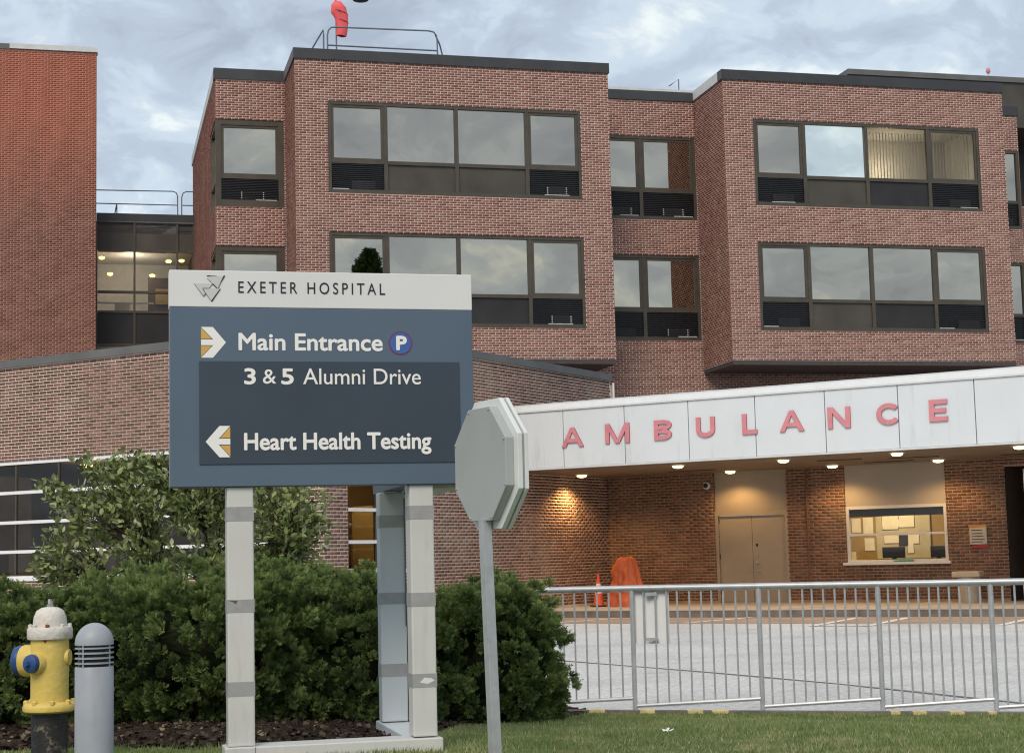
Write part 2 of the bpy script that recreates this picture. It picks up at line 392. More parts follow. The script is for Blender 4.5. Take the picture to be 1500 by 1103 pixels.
# ------------------------------------------------------------------ brick walls
RP, BP, JT = 0.0677, 0.2032, 0.0190          # course height, brick pitch, joint
def wall_pt(axis, c, sgn, a, z, out):
    return (a, c + sgn * out, z) if axis == 'u' else (c + sgn * out, a, z)
def brick_wall(parent, axis, c, sgn, a0, a1, z0, z1, holes, bm, mm=None, name='wall', bricks=True, bz0=None, ba=None, singles=None, reveal=0.14):
    """brick face in the plane x or y = c of the parent, looking to the side sgn; holes are (a0, a1, z0, z1)"""
    mm = mm or MORTAR
    As = sorted({a0, a1, *[h for q in holes for h in q[:2] if a0 < h < a1]})
    Zs = sorted({z0, z1, *[h for q in holes for h in q[2:4] if z0 < h < z1]})
    inside = lambda a, z: any(h[0] < a < h[1] and h[2] < z < h[3] for h in holes)
    g = G()
    for i in range(len(As) - 1):
        for j in range(len(Zs) - 1):
            if inside((As[i] + As[i + 1]) / 2, (Zs[j] + Zs[j + 1]) / 2): continue
            g.add([wall_pt(axis, c, sgn, a, z, -0.007) for a, z in ((As[i], Zs[j]), (As[i + 1], Zs[j]), (As[i + 1], Zs[j + 1]), (As[i], Zs[j + 1]))], [(0, 1, 2, 3)])
    rv = G()
    for h in holes:                              # reveals
        p0, p1 = max(h[0], a0), min(h[1], a1)
        for (pa, pz), (qa, qz) in (((p0, h[2]), (p1, h[2])), ((p1, h[2]), (p1, h[3])), ((p1, h[3]), (p0, h[3])), ((p0, h[3]), (p0, h[2]))):
            if pa == qa and pa in (a0, a1): continue
            rv.add([wall_pt(axis, c, sgn, pa, pz, -0.007), wall_pt(axis, c, sgn, qa, qz, -0.007), wall_pt(axis, c, sgn, qa, qz, -reveal), wall_pt(axis, c, sgn, pa, pz, -reveal)], [(0, 1, 2, 3)])
    w = g.build(name, mm, parent)
    if rv.v: rv.build('reveal', FRAME, w)
    if not bricks: return w
    rects = []
    b0, b1 = ba or (a0, a1)
    n0 = int(math.ceil(((bz0 if bz0 is not None else z0) - 0.001) / RP)); n1 = int(math.floor(z1 / RP))
    for k in range(n0, n1):
        zl, zh = k * RP + JT / 2, (k + 1) * RP - JT / 2
        zc = (zl + zh) / 2
        if zl < z0: continue
        cut = sorted((h[0], h[1]) for h in holes if h[2] + 0.004 < zc < h[3] - 0.004)
        spans = []; s = b0
        for q in cut:
            if q[0] > s: spans.append((s, min(q[0], b1)))
            s = max(s, q[1])
        if s < b1: spans.append((s, b1))
        off = (k % 2) * BP / 2
        for s0, s1 in spans:
            i = math.floor((s0 - off) / BP)
            while i * BP + off < s1:
                l, r = max(s0, i * BP + off + JT / 2), min(s1, (i + 1) * BP + off - JT / 2)
                if r - l > 0.012: rects.append((l, r, zl, zh))
                i += 1
    rects = np.array(rects)
    if singles:
        mid = (rects[:, 0] + rects[:, 1]) / 2
        order = np.nonzero((mid > singles[0]) & (mid < singles[1]) & (rects[:, 2] > singles[2]))[0][:300]
        keep = np.ones(len(rects), bool)
        cache = {}
        for i in order:
            l, r, zl, zh = rects[i]
            if r - l < 0.15: continue
            keep[i] = False
            L2, H2 = round((r - l) / 2, 3), round((zh - zl) / 2, 4)
            if (L2, H2) not in cache:
                gb = G(); gb.box(-L2, L2, -0.004, 0.012, -H2, H2) if axis == 'u' else gb.box(-0.012, 0.004, -L2, L2, -H2, H2)
                cache[(L2, H2)] = gb.mesh('brick'); cache[(L2, H2)].materials.append(bm)
            o = bpy.data.objects.new('brick', cache[(L2, H2)]); COL.objects.link(o); o.parent = w
            o.location = wall_pt(axis, c, sgn, (l + r) / 2, (zl + zh) / 2, 0.0005 * random.random())
        rects = rects[keep]
    n = len(rects)
    dep = rng.uniform(-0.0015, 0.002, n)
    V = np.zeros((n, 8, 3), np.float32)
    for q, (ia, iz) in enumerate(((0, 2), (1, 2), (1, 3), (0, 3))):
        for lay in (0, 1):
            o = dep if lay == 0 else np.full(n, -0.012)
            a, z = rects[:, ia], rects[:, iz]
            if axis == 'u': V[:, q + 4 * lay] = np.stack([a, c + sgn * o, z], 1)
            else: V[:, q + 4 * lay] = np.stack([c + sgn * o, a, z], 1)
    F0 = np.array([(0, 1, 2, 3), (0, 4, 5, 1), (1, 5, 6, 2), (2, 6, 7, 3), (3, 7, 4, 0)])
    F = (F0[None] + (np.arange(n) * 8)[:, None, None]).reshape(-1, 4)
    link('brick_course', fastmesh('brick_course', V.reshape(-1, 3), F), bm, w, kind='stuff')
    return w

# ------------------------------------------------------------------ windows
def window(parent, axis, c, sgn, a0, a1, z0, z1, mulls, trans, bottoms, panes=None, sash=(), back=0.05, fw=0.085):
    """framed window: upper panes, lower louvers or panels; mulls are centre lines, trans the transom height"""
    def bx(g, p0, p1, q0, q1, o0, o1):
        x, y = sorted((c + sgn * o0, c + sgn * o1))
        g.box(p0, p1, x, y, q0, q1) if axis == 'u' else g.box(x, y, p0, p1, q0, q1)
    f = G()
    bx(f, a0, a0 + fw, z0, z1, -back - 0.08, -back + 0.03)
    bx(f, a1 - fw, a1, z0, z1, -back - 0.08, -back + 0.03)
    bx(f, a0 + fw, a1 - fw, z1 - fw, z1, -back - 0.08, -back + 0.028)
    bx(f, a0 + fw, a1 - fw, z0, z0 + fw * 1.3, -back - 0.08, -back + 0.045)
    edges = [a0 + fw] + [e for mc in mulls for e in (mc - 0.055, mc + 0.055)] + [a1 - fw]
    for mc in mulls: bx(f, mc - 0.055, mc + 0.055, z0 + fw * 1.3, z1 - fw, -back - 0.08, -back + 0.022)
    for i in range(0, len(edges), 2): bx(f, edges[i], edges[i + 1], trans - 0.05, trans + 0.05, -back - 0.08, -back + 0.016)
    w = f.build('window', FRAME, parent)
    for i in range(0, len(edges), 2):
        k = i // 2; l, r = edges[i], edges[i + 1]; zt = z1 - fw
        if k in sash:
            g = G(); q = 0.075
            bx(g, l, l + q, trans + 0.05, zt, -back - 0.05, -back + 0.008); bx(g, r - q, r, trans + 0.05, zt, -back - 0.05, -back + 0.008)
            bx(g, l + q, r - q, zt - q, zt, -back - 0.05, -back + 0.006); bx(g, l + q, r - q, trans + 0.05, trans + 0.05 + q * 0.7, -back - 0.05, -back + 0.006)
            g.build('sash', FRAME, w); l2, r2, zb2, zt2 = l + q, r - q, trans + 0.05 + q * 0.7, zt - q
        else: l2, r2, zb2, zt2 = l, r, trans + 0.05, zt
        pm = (panes[k] if panes else GLASS)
        tx, tz = random.uniform(-0.004, 0.004), random.uniform(-0.004, 0.004)
        g = G(); cor = [(l2 - .01, zb2 - .01, -tx - tz), (r2 + .01, zb2 - .01, tx - tz), (r2 + .01, zt2 + .01, tx + tz), (l2 - .01, zt2 + .01, -tx + tz)]
        fr = [Vector(wall_pt(axis, c, sgn, a, z, -back - 0.03 + d)) for a, z, d in cor]
        g.prism(fr, wall_pt(axis, 0, sgn, 0, 0, -0.012)); g.build('pane', pm, w)
        zb, zt3 = z0 + fw * 1.3, trans - 0.05
        if bottoms[k] == 'L':
            g = G(); n = 13
            bx(g, l, r, zb, zt3, -back - 0.06, -back - 0.045)
            for j in range(n):
                zz = zb + (zt3 - zb) * (j + 0.5) / n
                bx(g, l, r, zz - 0.010, zz + 0.008, -back - 0.045, -back - 0.004)
            lo = g.build('louver', LOUV, w)
            la = l + (r - l) * random.uniform(0.30, 0.42)
            g = G()
            for j in range(4): bx(g, la, la + (r - l) * 0.45, zb + 0.05 + j * 0.055, zb + 0.072 + j * 0.055, -back - 0.003, -back + 0.004)
            g.build('grille', PANELD, lo)
            g = G(); sa, sb = random.choice([(0.02, 0.33), (0.6, 0.97), (0.3, 0.8)])
            bx(g, l + (r - l) * sa, l + (r - l) * sb, zb + 0.002, zb + 0.028, -back - 0.002, -back + 0.012); g.build('sill_strip', SLATM, lo)
            if random.random() < 0.45:
                for pa in (la + 0.03, la + (r - l) * 0.40):
                    g = G()
                    for j in range(4): bx(g, pa, pa + 0.028, zb + 0.05 + j * 0.055, zb + 0.075 + j * 0.055, -back + 0.005, -back + 0.012)
                    g.build('grille_clip', SLATM, lo)
        elif bottoms[k] in 'PD':
            g = G(); bx(g, l, r, zb, zt3, -back - 0.05, -back - 0.03); g.build('panel', PANEL if bottoms[k] == 'P' else PANELD, w)
        else:
            g = G(); bx(g, l, r, zb, zt3, -back - 0.05, -back - 0.03); g.build('pane', pm, w)
    return w
def point_light(name, loc, energy, col, parent=None, r=0.1, spot=None):
    d = bpy.data.lights.new(name, 'SPOT' if spot else 'POINT'); d.energy = energy; d.color = col; d.shadow_soft_size = r
    if spot: d.spot_size = R(spot); d.spot_blend = 0.6
    o = bpy.data.objects.new(name, d); COL.objects.link(o); o.location = loc
    if parent: o.parent = parent
    return o
# ================================================================== SETTING
def lawn_s(x, y): return (14.38 - 0.32 * x - y) * 0.952        # metres in front of the fence line
def lawn_z(x, y):
    t = np.clip((lawn_s(x, y) - 0.12) / 4.2, 0, 1)
    return 0.25 * t * t * (3 - 2 * t) + 0.012 * np.sin(x * 1.7 + y) * np.minimum(1, t * 3)
def bed_edge(x):                                               # near edge of the mulch bed
    return np.interp(x, [-10, -2.6, -1.75, -0.55, -0.42, -0.1, 0.45], [10.1, 10.05, 9.72, 9.80, 11.5, 12.4, 13.3]) + 0.05 * np.sin(x * 7) + 0.03 * np.sin(x * 17)
def in_bed(x, y): return (y > bed_edge(x)) & (x < 0.42 - 0.15 * np.sin(y * 3)) 

def grass_ground():
    m, t, b = newmat('lawn_soil'); setp(b, rough=0.95, spec=0.1)
    tcn = t.nodes.new('ShaderNodeTexCoord')
    n = t.nodes.new('ShaderNodeTexNoise'); n.inputs['Scale'].default_value = 3.5; n.inputs['Detail'].default_value = 8
    t.links.new(tcn.outputs['Object'], n.inputs['Vector'])
    c = t.nodes.new('ShaderNodeValToRGB'); e = c.color_ramp.elements
    e[0].position, e[0].color = 0.35, (0.075, 0.105, 0.034, 1); e[1].position, e[1].color = 0.68, (0.30, 0.26, 0.13, 1)
    q = e.new(0.52); q.color = (0.13, 0.155, 0.055, 1)
    t.links.new(n.outputs[0], c.inputs[0]); t.links.new(c.outputs[0], b.inputs['Base Color'])
    return m
def lot_mat():
    m, t, b = newmat('worn_asphalt'); setp(b, rough=0.85, spec=0.25)
    tcn = t.nodes.new('ShaderNodeTexCoord')
    def nz(s, d): 
        n = t.nodes.new('ShaderNodeTexNoise'); n.inputs['Scale'].default_value = s; n.inputs['Detail'].default_value = d; n.inputs['Roughness'].default_value = 0.65
        t.links.new(tcn.outputs['Object'], n.inputs['Vector']); return n
    a, f = nz(0.5, 7), nz(18, 6)
    st = nz(1.7, 9)
    c = t.nodes.new('ShaderNodeValToRGB'); e = c.color_ramp.elements
    e[0].position, e[0].color = 0.30, (0.52, 0.51, 0.49, 1); e[1].position, e[1].color = 0.72, (0.72, 0.705, 0.675, 1)
    t.links.new(a.outputs[0], c.inputs[0])
    r = t.nodes.new('ShaderNodeMapRange'); r.inputs[1].default_value = 0.3; r.inputs[2].default_value = 0.7; r.inputs[3].default_value = 0.62; r.inputs[4].default_value = 1.22
    t.links.new(f.outputs[0], r.inputs[0])
    v = t.nodes.new('ShaderNodeVectorMath'); v.operation = 'SCALE'; t.links.new(c.outputs[0], v.inputs[0]); t.links.new(r.outputs[0], v.inputs['Scale'])
    r4 = t.nodes.new('ShaderNodeMapRange'); r4.inputs[1].default_value = 0.58; r4.inputs[2].default_value = 0.72; r4.inputs[3].default_value = 1.0; r4.inputs[4].default_value = 0.72; t.links.new(st.outputs[0], r4.inputs[0])
    v4 = t.nodes.new('ShaderNodeVectorMath'); v4.operation = 'SCALE'; t.links.new(v.outputs[0], v4.inputs[0]); t.links.new(r4.outputs[0], v4.inputs['Scale'])
    t.links.new(v4.outputs[0], b.inputs['Base Color'])
    bp = t.nodes.new('ShaderNodeBump'); bp.inputs['Strength'].default_value = 0.5; bp.inputs['Distance'].default_value = 0.02
    t.links.new(f.outputs[0], bp.inputs['Height']); t.links.new(bp.outputs[0], b.inputs['Normal'])
    return m
LOT = lot_mat(); SOIL = grass_ground()
ROADM = mat('road_asphalt', (0.10, 0.10, 0.10), 0.9, var=0.2, scale=3, bump=0.3)
MULCH = mat('mulch', (0.040, 0.029, 0.022), 1.0, var=0.5, scale=30, bump=0.8, bscale=60, spec=0.05)
G().add([(-700, -700, -0.03), (700, -700, -0.03), (700, 700, -0.03), (-700, 700, -0.03)], [(0, 1, 2, 3)]).build('ground', ROADM, kind='structure')
def at_lb(u, w, z=0.0):
    a = R(-31.0); return (-3.4984 + u * math.cos(a) - w * math.sin(a), 30.6 + u * math.sin(a) + w * math.cos(a), z)
G().add([(-24, 22, 0), (-12, 14.3, 0), (-0.4, 14.3, 0), (12, 10.2, 0), (34, 4, 0), (34, 44, 0), (-24, 44, 0)], [(0, 1, 2, 3, 4, 5, 6)]).build('parking_lot', LOT, kind='structure')
# lawn sheet with its slope down to the fence
xs = np.linspace(-11, 11, 133); ys = np.linspace(5.2, 14.9, 75)
X, Y = np.meshgrid(xs, ys); Z = lawn_z(X, Y)
Z = np.where(lawn_s(X, Y) < 0.02, -0.10, np.maximum(Z, 0.010))
V = np.stack([X, Y, Z], -1).reshape(-1, 3); nx = len(xs)
ii, jj = np.meshgrid(np.arange(nx - 1), np.arange(len(ys) - 1)); b0 = (jj * nx + ii).ravel()
F = np.stack([b0, b0 + 1, b0 + nx + 1, b0 + nx], 1)
link('lawn', fastmesh('lawn', V, F, True), SOIL, kind='structure')
# mulch bed under the shrubs
xs = np.linspace(-10, 0.9, 190); ys = np.linspace(9.5, 14.8, 100)
X, Y = np.meshgrid(xs, ys)
Z = lawn_z(X, Y) + 0.014 + 0.016 * np.sin(X * 23 + 3 * np.sin(Y * 17)) * np.sin(Y * 29) + rng.uniform(-0.008, 0.008, X.shape)
Z = np.maximum(Z, 0.02)
Z = np.where(in_bed(X, Y), Z, -0.2)
V = np.stack([X, Y, Z], -1).reshape(-1, 3); nx = len(xs)
ii, jj = np.meshgrid(np.arange(nx - 1), np.arange(len(ys) - 1)); b0 = (jj * nx + ii).ravel()
F = np.stack([b0, b0 + 1, b0 + nx + 1, b0 + nx], 1)
ok = (Z.ravel()[F] > -0.1).all(1)
link('mulch_bed', fastmesh('mulch_bed', V, F[ok], True), MULCH, kind='structure')
APRM = mat('apron_concrete', (0.36, 0.275, 0.215), 0.9, var=0.2, scale=1.5, bump=0.2, dirt=(0.27, 0.20, 0.155), dirtamt=0.5, dscale=1.0)
G().add([at_lb(0.03, 4.3, 0.004), at_lb(15, 3.9, 0.004), at_lb(15, 6.8, 0.004), at_lb(0.03, 6.8, 0.004)], [(0, 1, 2, 3)]).build('apron', APRM, kind='structure')
# painted bay lines and a tar seam on the lot
LINEM = mat('line_paint', (0.74, 0.73, 0.70), 0.6, var=0.1, scale=9)
SEAMM = mat('tar_seam', (0.14, 0.145, 0.15), 0.7, var=0.2)
for (u0, w0), (u1, w1) in (((5.15, 4.2), (5.45, 6.75)), ((8.10, 3.15), (7.75, 6.45)), ((9.08, 3.15), (8.73, 6.45)), ((8.10, 3.15), (9.08, 3.15)), ((11.25, 3.3), (11.10, 6.4)), ((2.1, 3.4), (2.6, 6.4))):
    a, b = Vector(at_lb(u0, w0, 0.008)), Vector(at_lb(u1, w1, 0.008)); n = Vector((-(b - a).y, (b - a).x, 0)).normalized() * 0.075
    G().add([a - n, b - n, b + n, a + n], [(0, 1, 2, 3)]).build('parking_line', LINEM, kind='structure')
sp = [(0.0, 22.4), (0.6, 21.1), (1.3, 19.9), (2.14, 18.4), (2.6, 17.5), (3.11, 16.5), (3.5, 15.6), (3.88, 14.7), (4.3, 13.7)]
g = G(); vv = []
for k, (x, y) in enumerate(sp):
    d = Vector((sp[min(k + 1, 8)][0] - sp[max(k - 1, 0)][0], sp[min(k + 1, 8)][1] - sp[max(k - 1, 0)][1], 0)).normalized(); w_ = 0.035 + 0.012 * math.sin(k * 2.2)
    vv += [(x - d.y * w_, y + d.x * w_, 0.004), (x + d.y * w_, y - d.x * w_, 0.004)]
g.add(vv, [(2 * k, 2 * k + 1, 2 * k + 3, 2 * k + 2) for k in range(8)]); g.build('pavement_seam', SEAMM, kind='structure')
# raised pavement with kerb in front of the ambulance entrance
sw = thing('entrance_pavement', None, None, (-3.4984, 30.6, 0), -31.0); sw['kind'] = 'structure'
box('paving', CONC, sw, 0.02, 15, 6.95, 11.06, -0.05, 0.150)
box('kerb', KERBM, sw, 0.02, 15, 6.80, 6.947, -0.05, 0.140)
box('kerb_top', CONC, sw, 0.02, 15, 6.79, 6.945, 0.1405, 0.153)

# ================================================================== main hospital building
MBO, MBY = (-5.7457, 44.6, 0), 14.2
hb = thing('hospital_building', 'three-storey red brick hospital block with projecting window bays and dark coping', 'building', MBO, MBY)
B1, B2 = (0.0, 8.97), (12.48, 21.55)
wz = ((11.31, 13.88), (7.64, 10.23))
ZT = 15.06; ZB = 100 * RP
h1 = [(0.90, 8.12, *q) for q in wz]; h2 = [(13.38, 20.70, *q) for q in wz]; hr = [(8.99, 12.46, *q) for q in wz]
hwf = [(-2.2, -0.04, 11.35, 13.89), (-2.2, -0.04, 7.70, 10.25)]; hws = [(2.2, 4.55, 11.35, 13.89), (2.2, 4.55, 7.70, 10.25)]
hrw = [(22.0, 23.9, *q) for q in wz]
brick_wall(hb, 'u', 0, -1, *B1, ZB, ZT, h1, BRICK)
brick_wall(hb, 'u', 0, -1, *B2, ZB, ZT, h2, BRICK)
brick_wall(hb, 'w', B1[0], -1, 0.0, 2.4, ZB, ZT, [], BRICK)
brick_wall(hb, 'w', B1[1], 1, 0.0, 2.4, ZB, ZT, [], BRICK)
brick_wall(hb, 'w', B2[0], -1, 0.0, 2.4, ZB, ZT, [], BRICK)
brick_wall(hb, 'w', B2[1], 1, 0.0, 2.4, ZB, ZT, [], BRICK)
brick_wall(hb, 'u', 2.4, -1, B1[1], B2[0], ZB, ZT, hr, BRICK)
brick_wall(hb, 'u', 2.4, -1, -1.98, B1[0], ZB, ZT, hwf, BRICK)
brick_wall(hb, 'u', 2.4, -1, B2[1], 23.5, ZB, ZT, hrw, BRICK)
brick_wall(hb, 'w', -1.98, -1, 2.4, 13.2, ZB, ZT, hws, BRICK)
brick_wall(hb, 'w', 23.5, 1, 2.4, 6.0, ZB, ZT, [], BRICK)
brick_wall(hb, 'u', 2.4, -1, -1.98, 23.5, 0.0, ZB, [], BRICK, bz0=4.6)
brick_wall(hb, 'u', 6.0, -1, 23.5, 34, 0.0, 12.9, [], BRICK, bz0=7.0, ba=(23.5, 32))
box('siding', LOUV, hb, 23.5, 34, 5.98, 6.2, 12.9, 15.3)
for a, b in (B1, B2):
    window(hb, 'u', 0, -1, a + 0.90, b - 0.85, *wz[0], [a + 2.5, a + 4.5, a + 6.53], 12.2, 'LPPL' if a < 1 else 'LPDL', [GLASS] * 4 if a < 1 else [GLASS, GLASS_B, CLEAR, CLEAR], sash=(0, 3))
    window(hb, 'u', 0, -1, a + 0.90, b - 0.85, *wz[1], [a + 2.5, a + 4.5, a + 6.53], 8.53, 'LPDL', sash=(0, 3))
for q, tr in zip(wz, (12.2, 8.55)):
    window(hb, 'u', 2.4, -1, 8.99, 12.46, *q, [10.7], tr, 'LL', sash=(0, 1))
    window(hb, 'u', 2.4, -1, 22.0, 23.48, *q, [], tr, 'L')
for q, tr in (((11.35, 13.89), 12.23), ((7.70, 10.25), 8.58)):
    window(hb, 'u', 2.4, -1, -1.975, -0.04, *q, [], tr, 'L', sash=(0,), fw=0.16)
    window(hb, 'w', -1.98, -1, 2.47, 4.53, *q, [], tr, 'G', [GLASS_B], fw=0.10)
def coping(p, u0, u1, w0, w1, z0=15.03, z1=15.32, m=COPING): return box('coping', m, p, u0, u1, w0, w1, z0, z1)
coping(hb, -0.04, 9.01, -0.04, 0.30); coping(hb, 12.44, 21.59, -0.04, 0.30)
coping(hb, -0.042, 0.26, 0.302, 2.36, 15.032, 15.318, COPING_L); coping(hb, 8.71, 9.012, 0.302, 2.36, 15.032, 15.318, COPING_L)
coping(hb, 12.438, 12.74, 0.302, 2.36, 15.032, 15.318, FLASH); coping(hb, 21.29, 21.592, 0.302, 2.36, 15.032, 15.318, COPING_L)  # side copings of both bays: grey sheen put in as paler colour
coping(hb, 8.98, 12.47, 2.362, 2.70, 14.99, 15.28); coping(hb, -2.02, 0.0, 2.362, 2.70, 15.05, 15.36); coping(hb, 21.56, 23.54, 2.362, 2.70, 15.03, 15.32)
coping(hb, -2.018, -1.72, 2.702, 13.24, 15.05, 15.358, FLASH)  # paler colour again stands for the sheen on this side coping
box('roof_flashing', FLASH, hb, 8.9, 12.6, 2.75, 2.9, 15.20, 15.47)
box('roof', ROOFM, hb, -1.7, 23.5, 2.95, 13.2, 14.9, 15.10)
box('roof', ROOFM, hb, 0.2, 8.8, 0.3, 2.9, 14.88, 15.06); box('roof', ROOFM, hb, 12.7, 21.3, 0.3, 2.9, 14.88, 15.06)
for a, b in (B1, B2):
    box('soffit', SOFF, hb, a + 0.01, b - 0.01, 0.012, 2.385, 6.64, 6.768)
pent = box('roof_screen', PANEL, hb, 18.5, 34, 4.0, 8.0, 15.1, 16.62)
box('screen_cap', COPING_L, hb, 18.42, 34, 3.94, 8.05, 16.622, 16.80)
# furnished room behind two clear panes, with vertical blinds
rm = G().add([(16.9, 0.16, 12.1), (20.7, 0.16, 12.1), (20.7, 2.1, 12.1), (16.9, 2.1, 12.1), (16.9, 0.16, 13.95), (20.7, 0.16, 13.95), (20.7, 2.1, 13.95), (16.9, 2.1, 13.95)],
             [(0, 1, 2, 3), (7, 6, 5, 4), (1, 5, 6, 2), (2, 6, 7, 3), (3, 7, 4, 0)]).build('room_lining', INT_PALE, hb)
BLIND = mat('blind_fabric', (0.62, 0.54, 0.40), 0.8, var=0.08)
for k in range(34):
    u = 17.06 + k * 0.104
    if 19.80 < u < 20.25 and k % 2: continue
    g = G(); c_, s_ = math.cos(R(48 + random.uniform(-9, 9))) * 0.043, math.sin(R(48)) * 0.043
    zb = 12.27 if u < 19.75 else 12.27 + 0.25 * random.random()
    g.prism([(u - c_, 0.34 - s_, zb), (u + c_, 0.34 + s_, zb), (u + c_, 0.34 + s_, 13.72), (u - c_, 0.34 - s_, 13.72)], (0.002, -0.002, 0))
    g.build('blind_slat', BLIND, hb)
point_light('room_lamp', (18.4, 1.5, 12.9), 20, (1.0, 0.84, 0.60), hb, 0.15)

# ---- far brick block on the left, and the glazed link between
fb = thing('brick_block', 'tall plain brick block with reddish upper wall and thin pale coping', 'building', MBO, MBY)
brick_wall(fb, 'u', 11.0, -1, -16.0, -5.23, 0, 18.25, [], BRICK_FAR, MORTAR4, bz0=7.2, ba=(-10.3, -5.23))
brick_wall(fb, 'w', -5.23, 1, 11.0, 18, 0, 18.25, [], BRICK_FAR, MORTAR4, bz0=7.2, ba=(11.0, 13.0))
box('coping', COPING_L, fb, -16, -5.20, 10.97, 11.3, 18.24, 18.42)
box('coping_strip', FLASH, fb, -8.0, -5.19, 10.95, 10.968, 18.26, 18.43)
box('roof', ROOFM, fb, -16, -5.3, 11.3, 18, 18.0, 18.2)
lk = thing('glazed_link', 'dark glazed link between the brick blocks with lit ceiling lamps inside', 'building', MBO, MBY)
LW = 12.5
box('coping', COPING, lk, -5.22, -1.99, LW - 0.06, LW + 0.3, 12.90, 13.17); box('coping_edge', COPING_L, lk, -5.22, -1.99, LW - 0.07, LW + 0.2, 12.86, 12.898)
cols = [-5.22, -3.97, -2.55, -1.99]
for i in range(3):
    l, r = cols[i], cols[i + 1]
    box('panel', PANEL, lk, l + 0.03, r - 0.03, LW, LW + 0.08, 11.93, 12.84)
    box('panel', PANELD, lk, l + 0.03, r - 0.03, LW, LW + 0.08, 8.75, 9.78)
    box('pane', CLEAR, lk, l + 0.03, r - 0.03, LW + 0.02, LW + 0.03, 10.52, 11.86)
    box('pane', CLEAR, lk, l + 0.03, r - 0.03, LW + 0.02, LW + 0.03, 9.85, 10.46)
for c_ in cols: box('mullion', FRAME, lk, c_ - 0.035, c_ + 0.035, LW - 0.05, LW + 0.1, 8.6, 12.86)
for z in (8.70, 9.815, 10.49, 11.895): box('transom', FRAME, lk, -5.18, -2.03, LW - 0.04, LW + 0.09, z - 0.04, z + 0.04)
box('wall_base', CONC, lk, -5.22, -1.99, LW, LW + 0.3, 0, 8.66)
box('back_wall', INT_PALE, lk, -5.3, -1.95, 16.0, 16.2, 8.6, 12.9); box('floor', INT_BROWN, lk, -5.3, -1.95, LW + 0.1, 16, 8.6, 8.7)
box('ceiling', INT_PALE, lk, -5.3, -1.95, LW + 0.1, 16, 12.05, 12.2); box('roof', ROOFM, lk, -5.3, -1.95, LW, 16.2, 12.5, 12.9)
box('side_wall', INT_PALE, lk, -5.35, -5.25, LW + 0.1, 16, 8.6, 12.2); box('side_wall', INT_DARK, lk, -1.98, -1.9, LW + 0.1, 16, 8.6, 12.2)
box('inner_partition', INT_DARK, lk, -3.45, -2.0, 14.6, 14.7, 8.7, 11.35); box('inner_panel', INT_TAN, lk, -3.2, -2.6, 14.55, 14.59, 10.4, 10.95)
box('cabinet', BOARDW, lk, -4.6, -4.1, 13.6, 13.9, 9.6, 10.25); box('handrail', INT_PALE, lk, -5.2, -3.3, 13.2, 13.25, 10.2, 10.25)
for k, (u, w_, z) in enumerate(((-5.04, 13.4, 11.80), (-2.80, 13.4, 11.72), (-2.36, 13.4, 11.75), (-4.75, 14.6, 11.45), (-3.32, 14.2, 11.35))):
    G().lathe([(0.02, 0.06), (0.09, 0.04), (0.10, 0.0), (0.07, -0.04), (0.02, -0.05)], 16, Matrix.Translation((u, w_, z))).build('ceiling_lamp', LAMP_Y, lk)
point_light('link_light', (-4.0, 14.0, 11.5), 42, (1.0, 0.90, 0.72), lk, 0.3)

# ================================================================== low brick building with the ambulance entrance
LBO, LBY = (-3.4984, 30.6, 0), -31.0
lb = thing('low_brick_building', 'single-storey brown brick building with strip windows and ambulance entrance wall', 'building', LBO, LBY)
ZP = 5.52
brick_wall(lb, 'u', 0, -1, -13.0, 0.0, 0, ZP, [(-13.5, -0.55, 1.10, 3.54)], BRICK_LOW, MORTAR2, singles=(-6.0, -3.75, 3.56), ba=(-10.2, 0.0), bz0=0.6, reveal=0.10)
brick_wall(lb, 'w', 0, 1, 0.0, 11.4, 0, ZP, [(0.75, 2.62, 1.12, 3.54)], BRICK_LOW, MORTAR2, bz0=0.14, reveal=0.10)
brick_wall(lb, 'u', 11.06, -1, 0.0, 15.0, 0, 3.40, [(2.79, 4.56, 0.05, 3.30), (5.93, 8.18, 0.99, 3.30), (9.45, 11.3, 0.05, 2.95)], BRICK_LOW, MORTAR_SHADE, bz0=0.15, ba=(0.0, 13.2), reveal=0.16)
box('coping', COPING_L, lb, -13, 0.05, -0.05, 0.32, 5.50, 5.66); box('coping', COPING_L, lb, -0.27, 0.052, 0.322, 11.42, 5.498, 5.658)
box('roof', ROOFM, lb, -13, -0.25, 0.3, 8.6, 5.2, 5.4); box('roof', ROOFM, lb, -4, -0.25, 8.6, 11.3, 5.2, 5.395)
G().tube([(0.05, 11.47, 0.2), (0.05, 11.47, 5.45)], 0.028).build('downpipe', WHITE, lb)
box('end_wall', MORTAR2, lb, -13.2, -13.0, 0, 8.6, 0, 5.5); box('rear_wall', MORTAR2, lb, -13, 0, 11.35, 11.5, 0, 5.4)
box('rear_roof', ROOFM, lb, 0.05, 16, 11.3, 15, 3.3, 4.30)
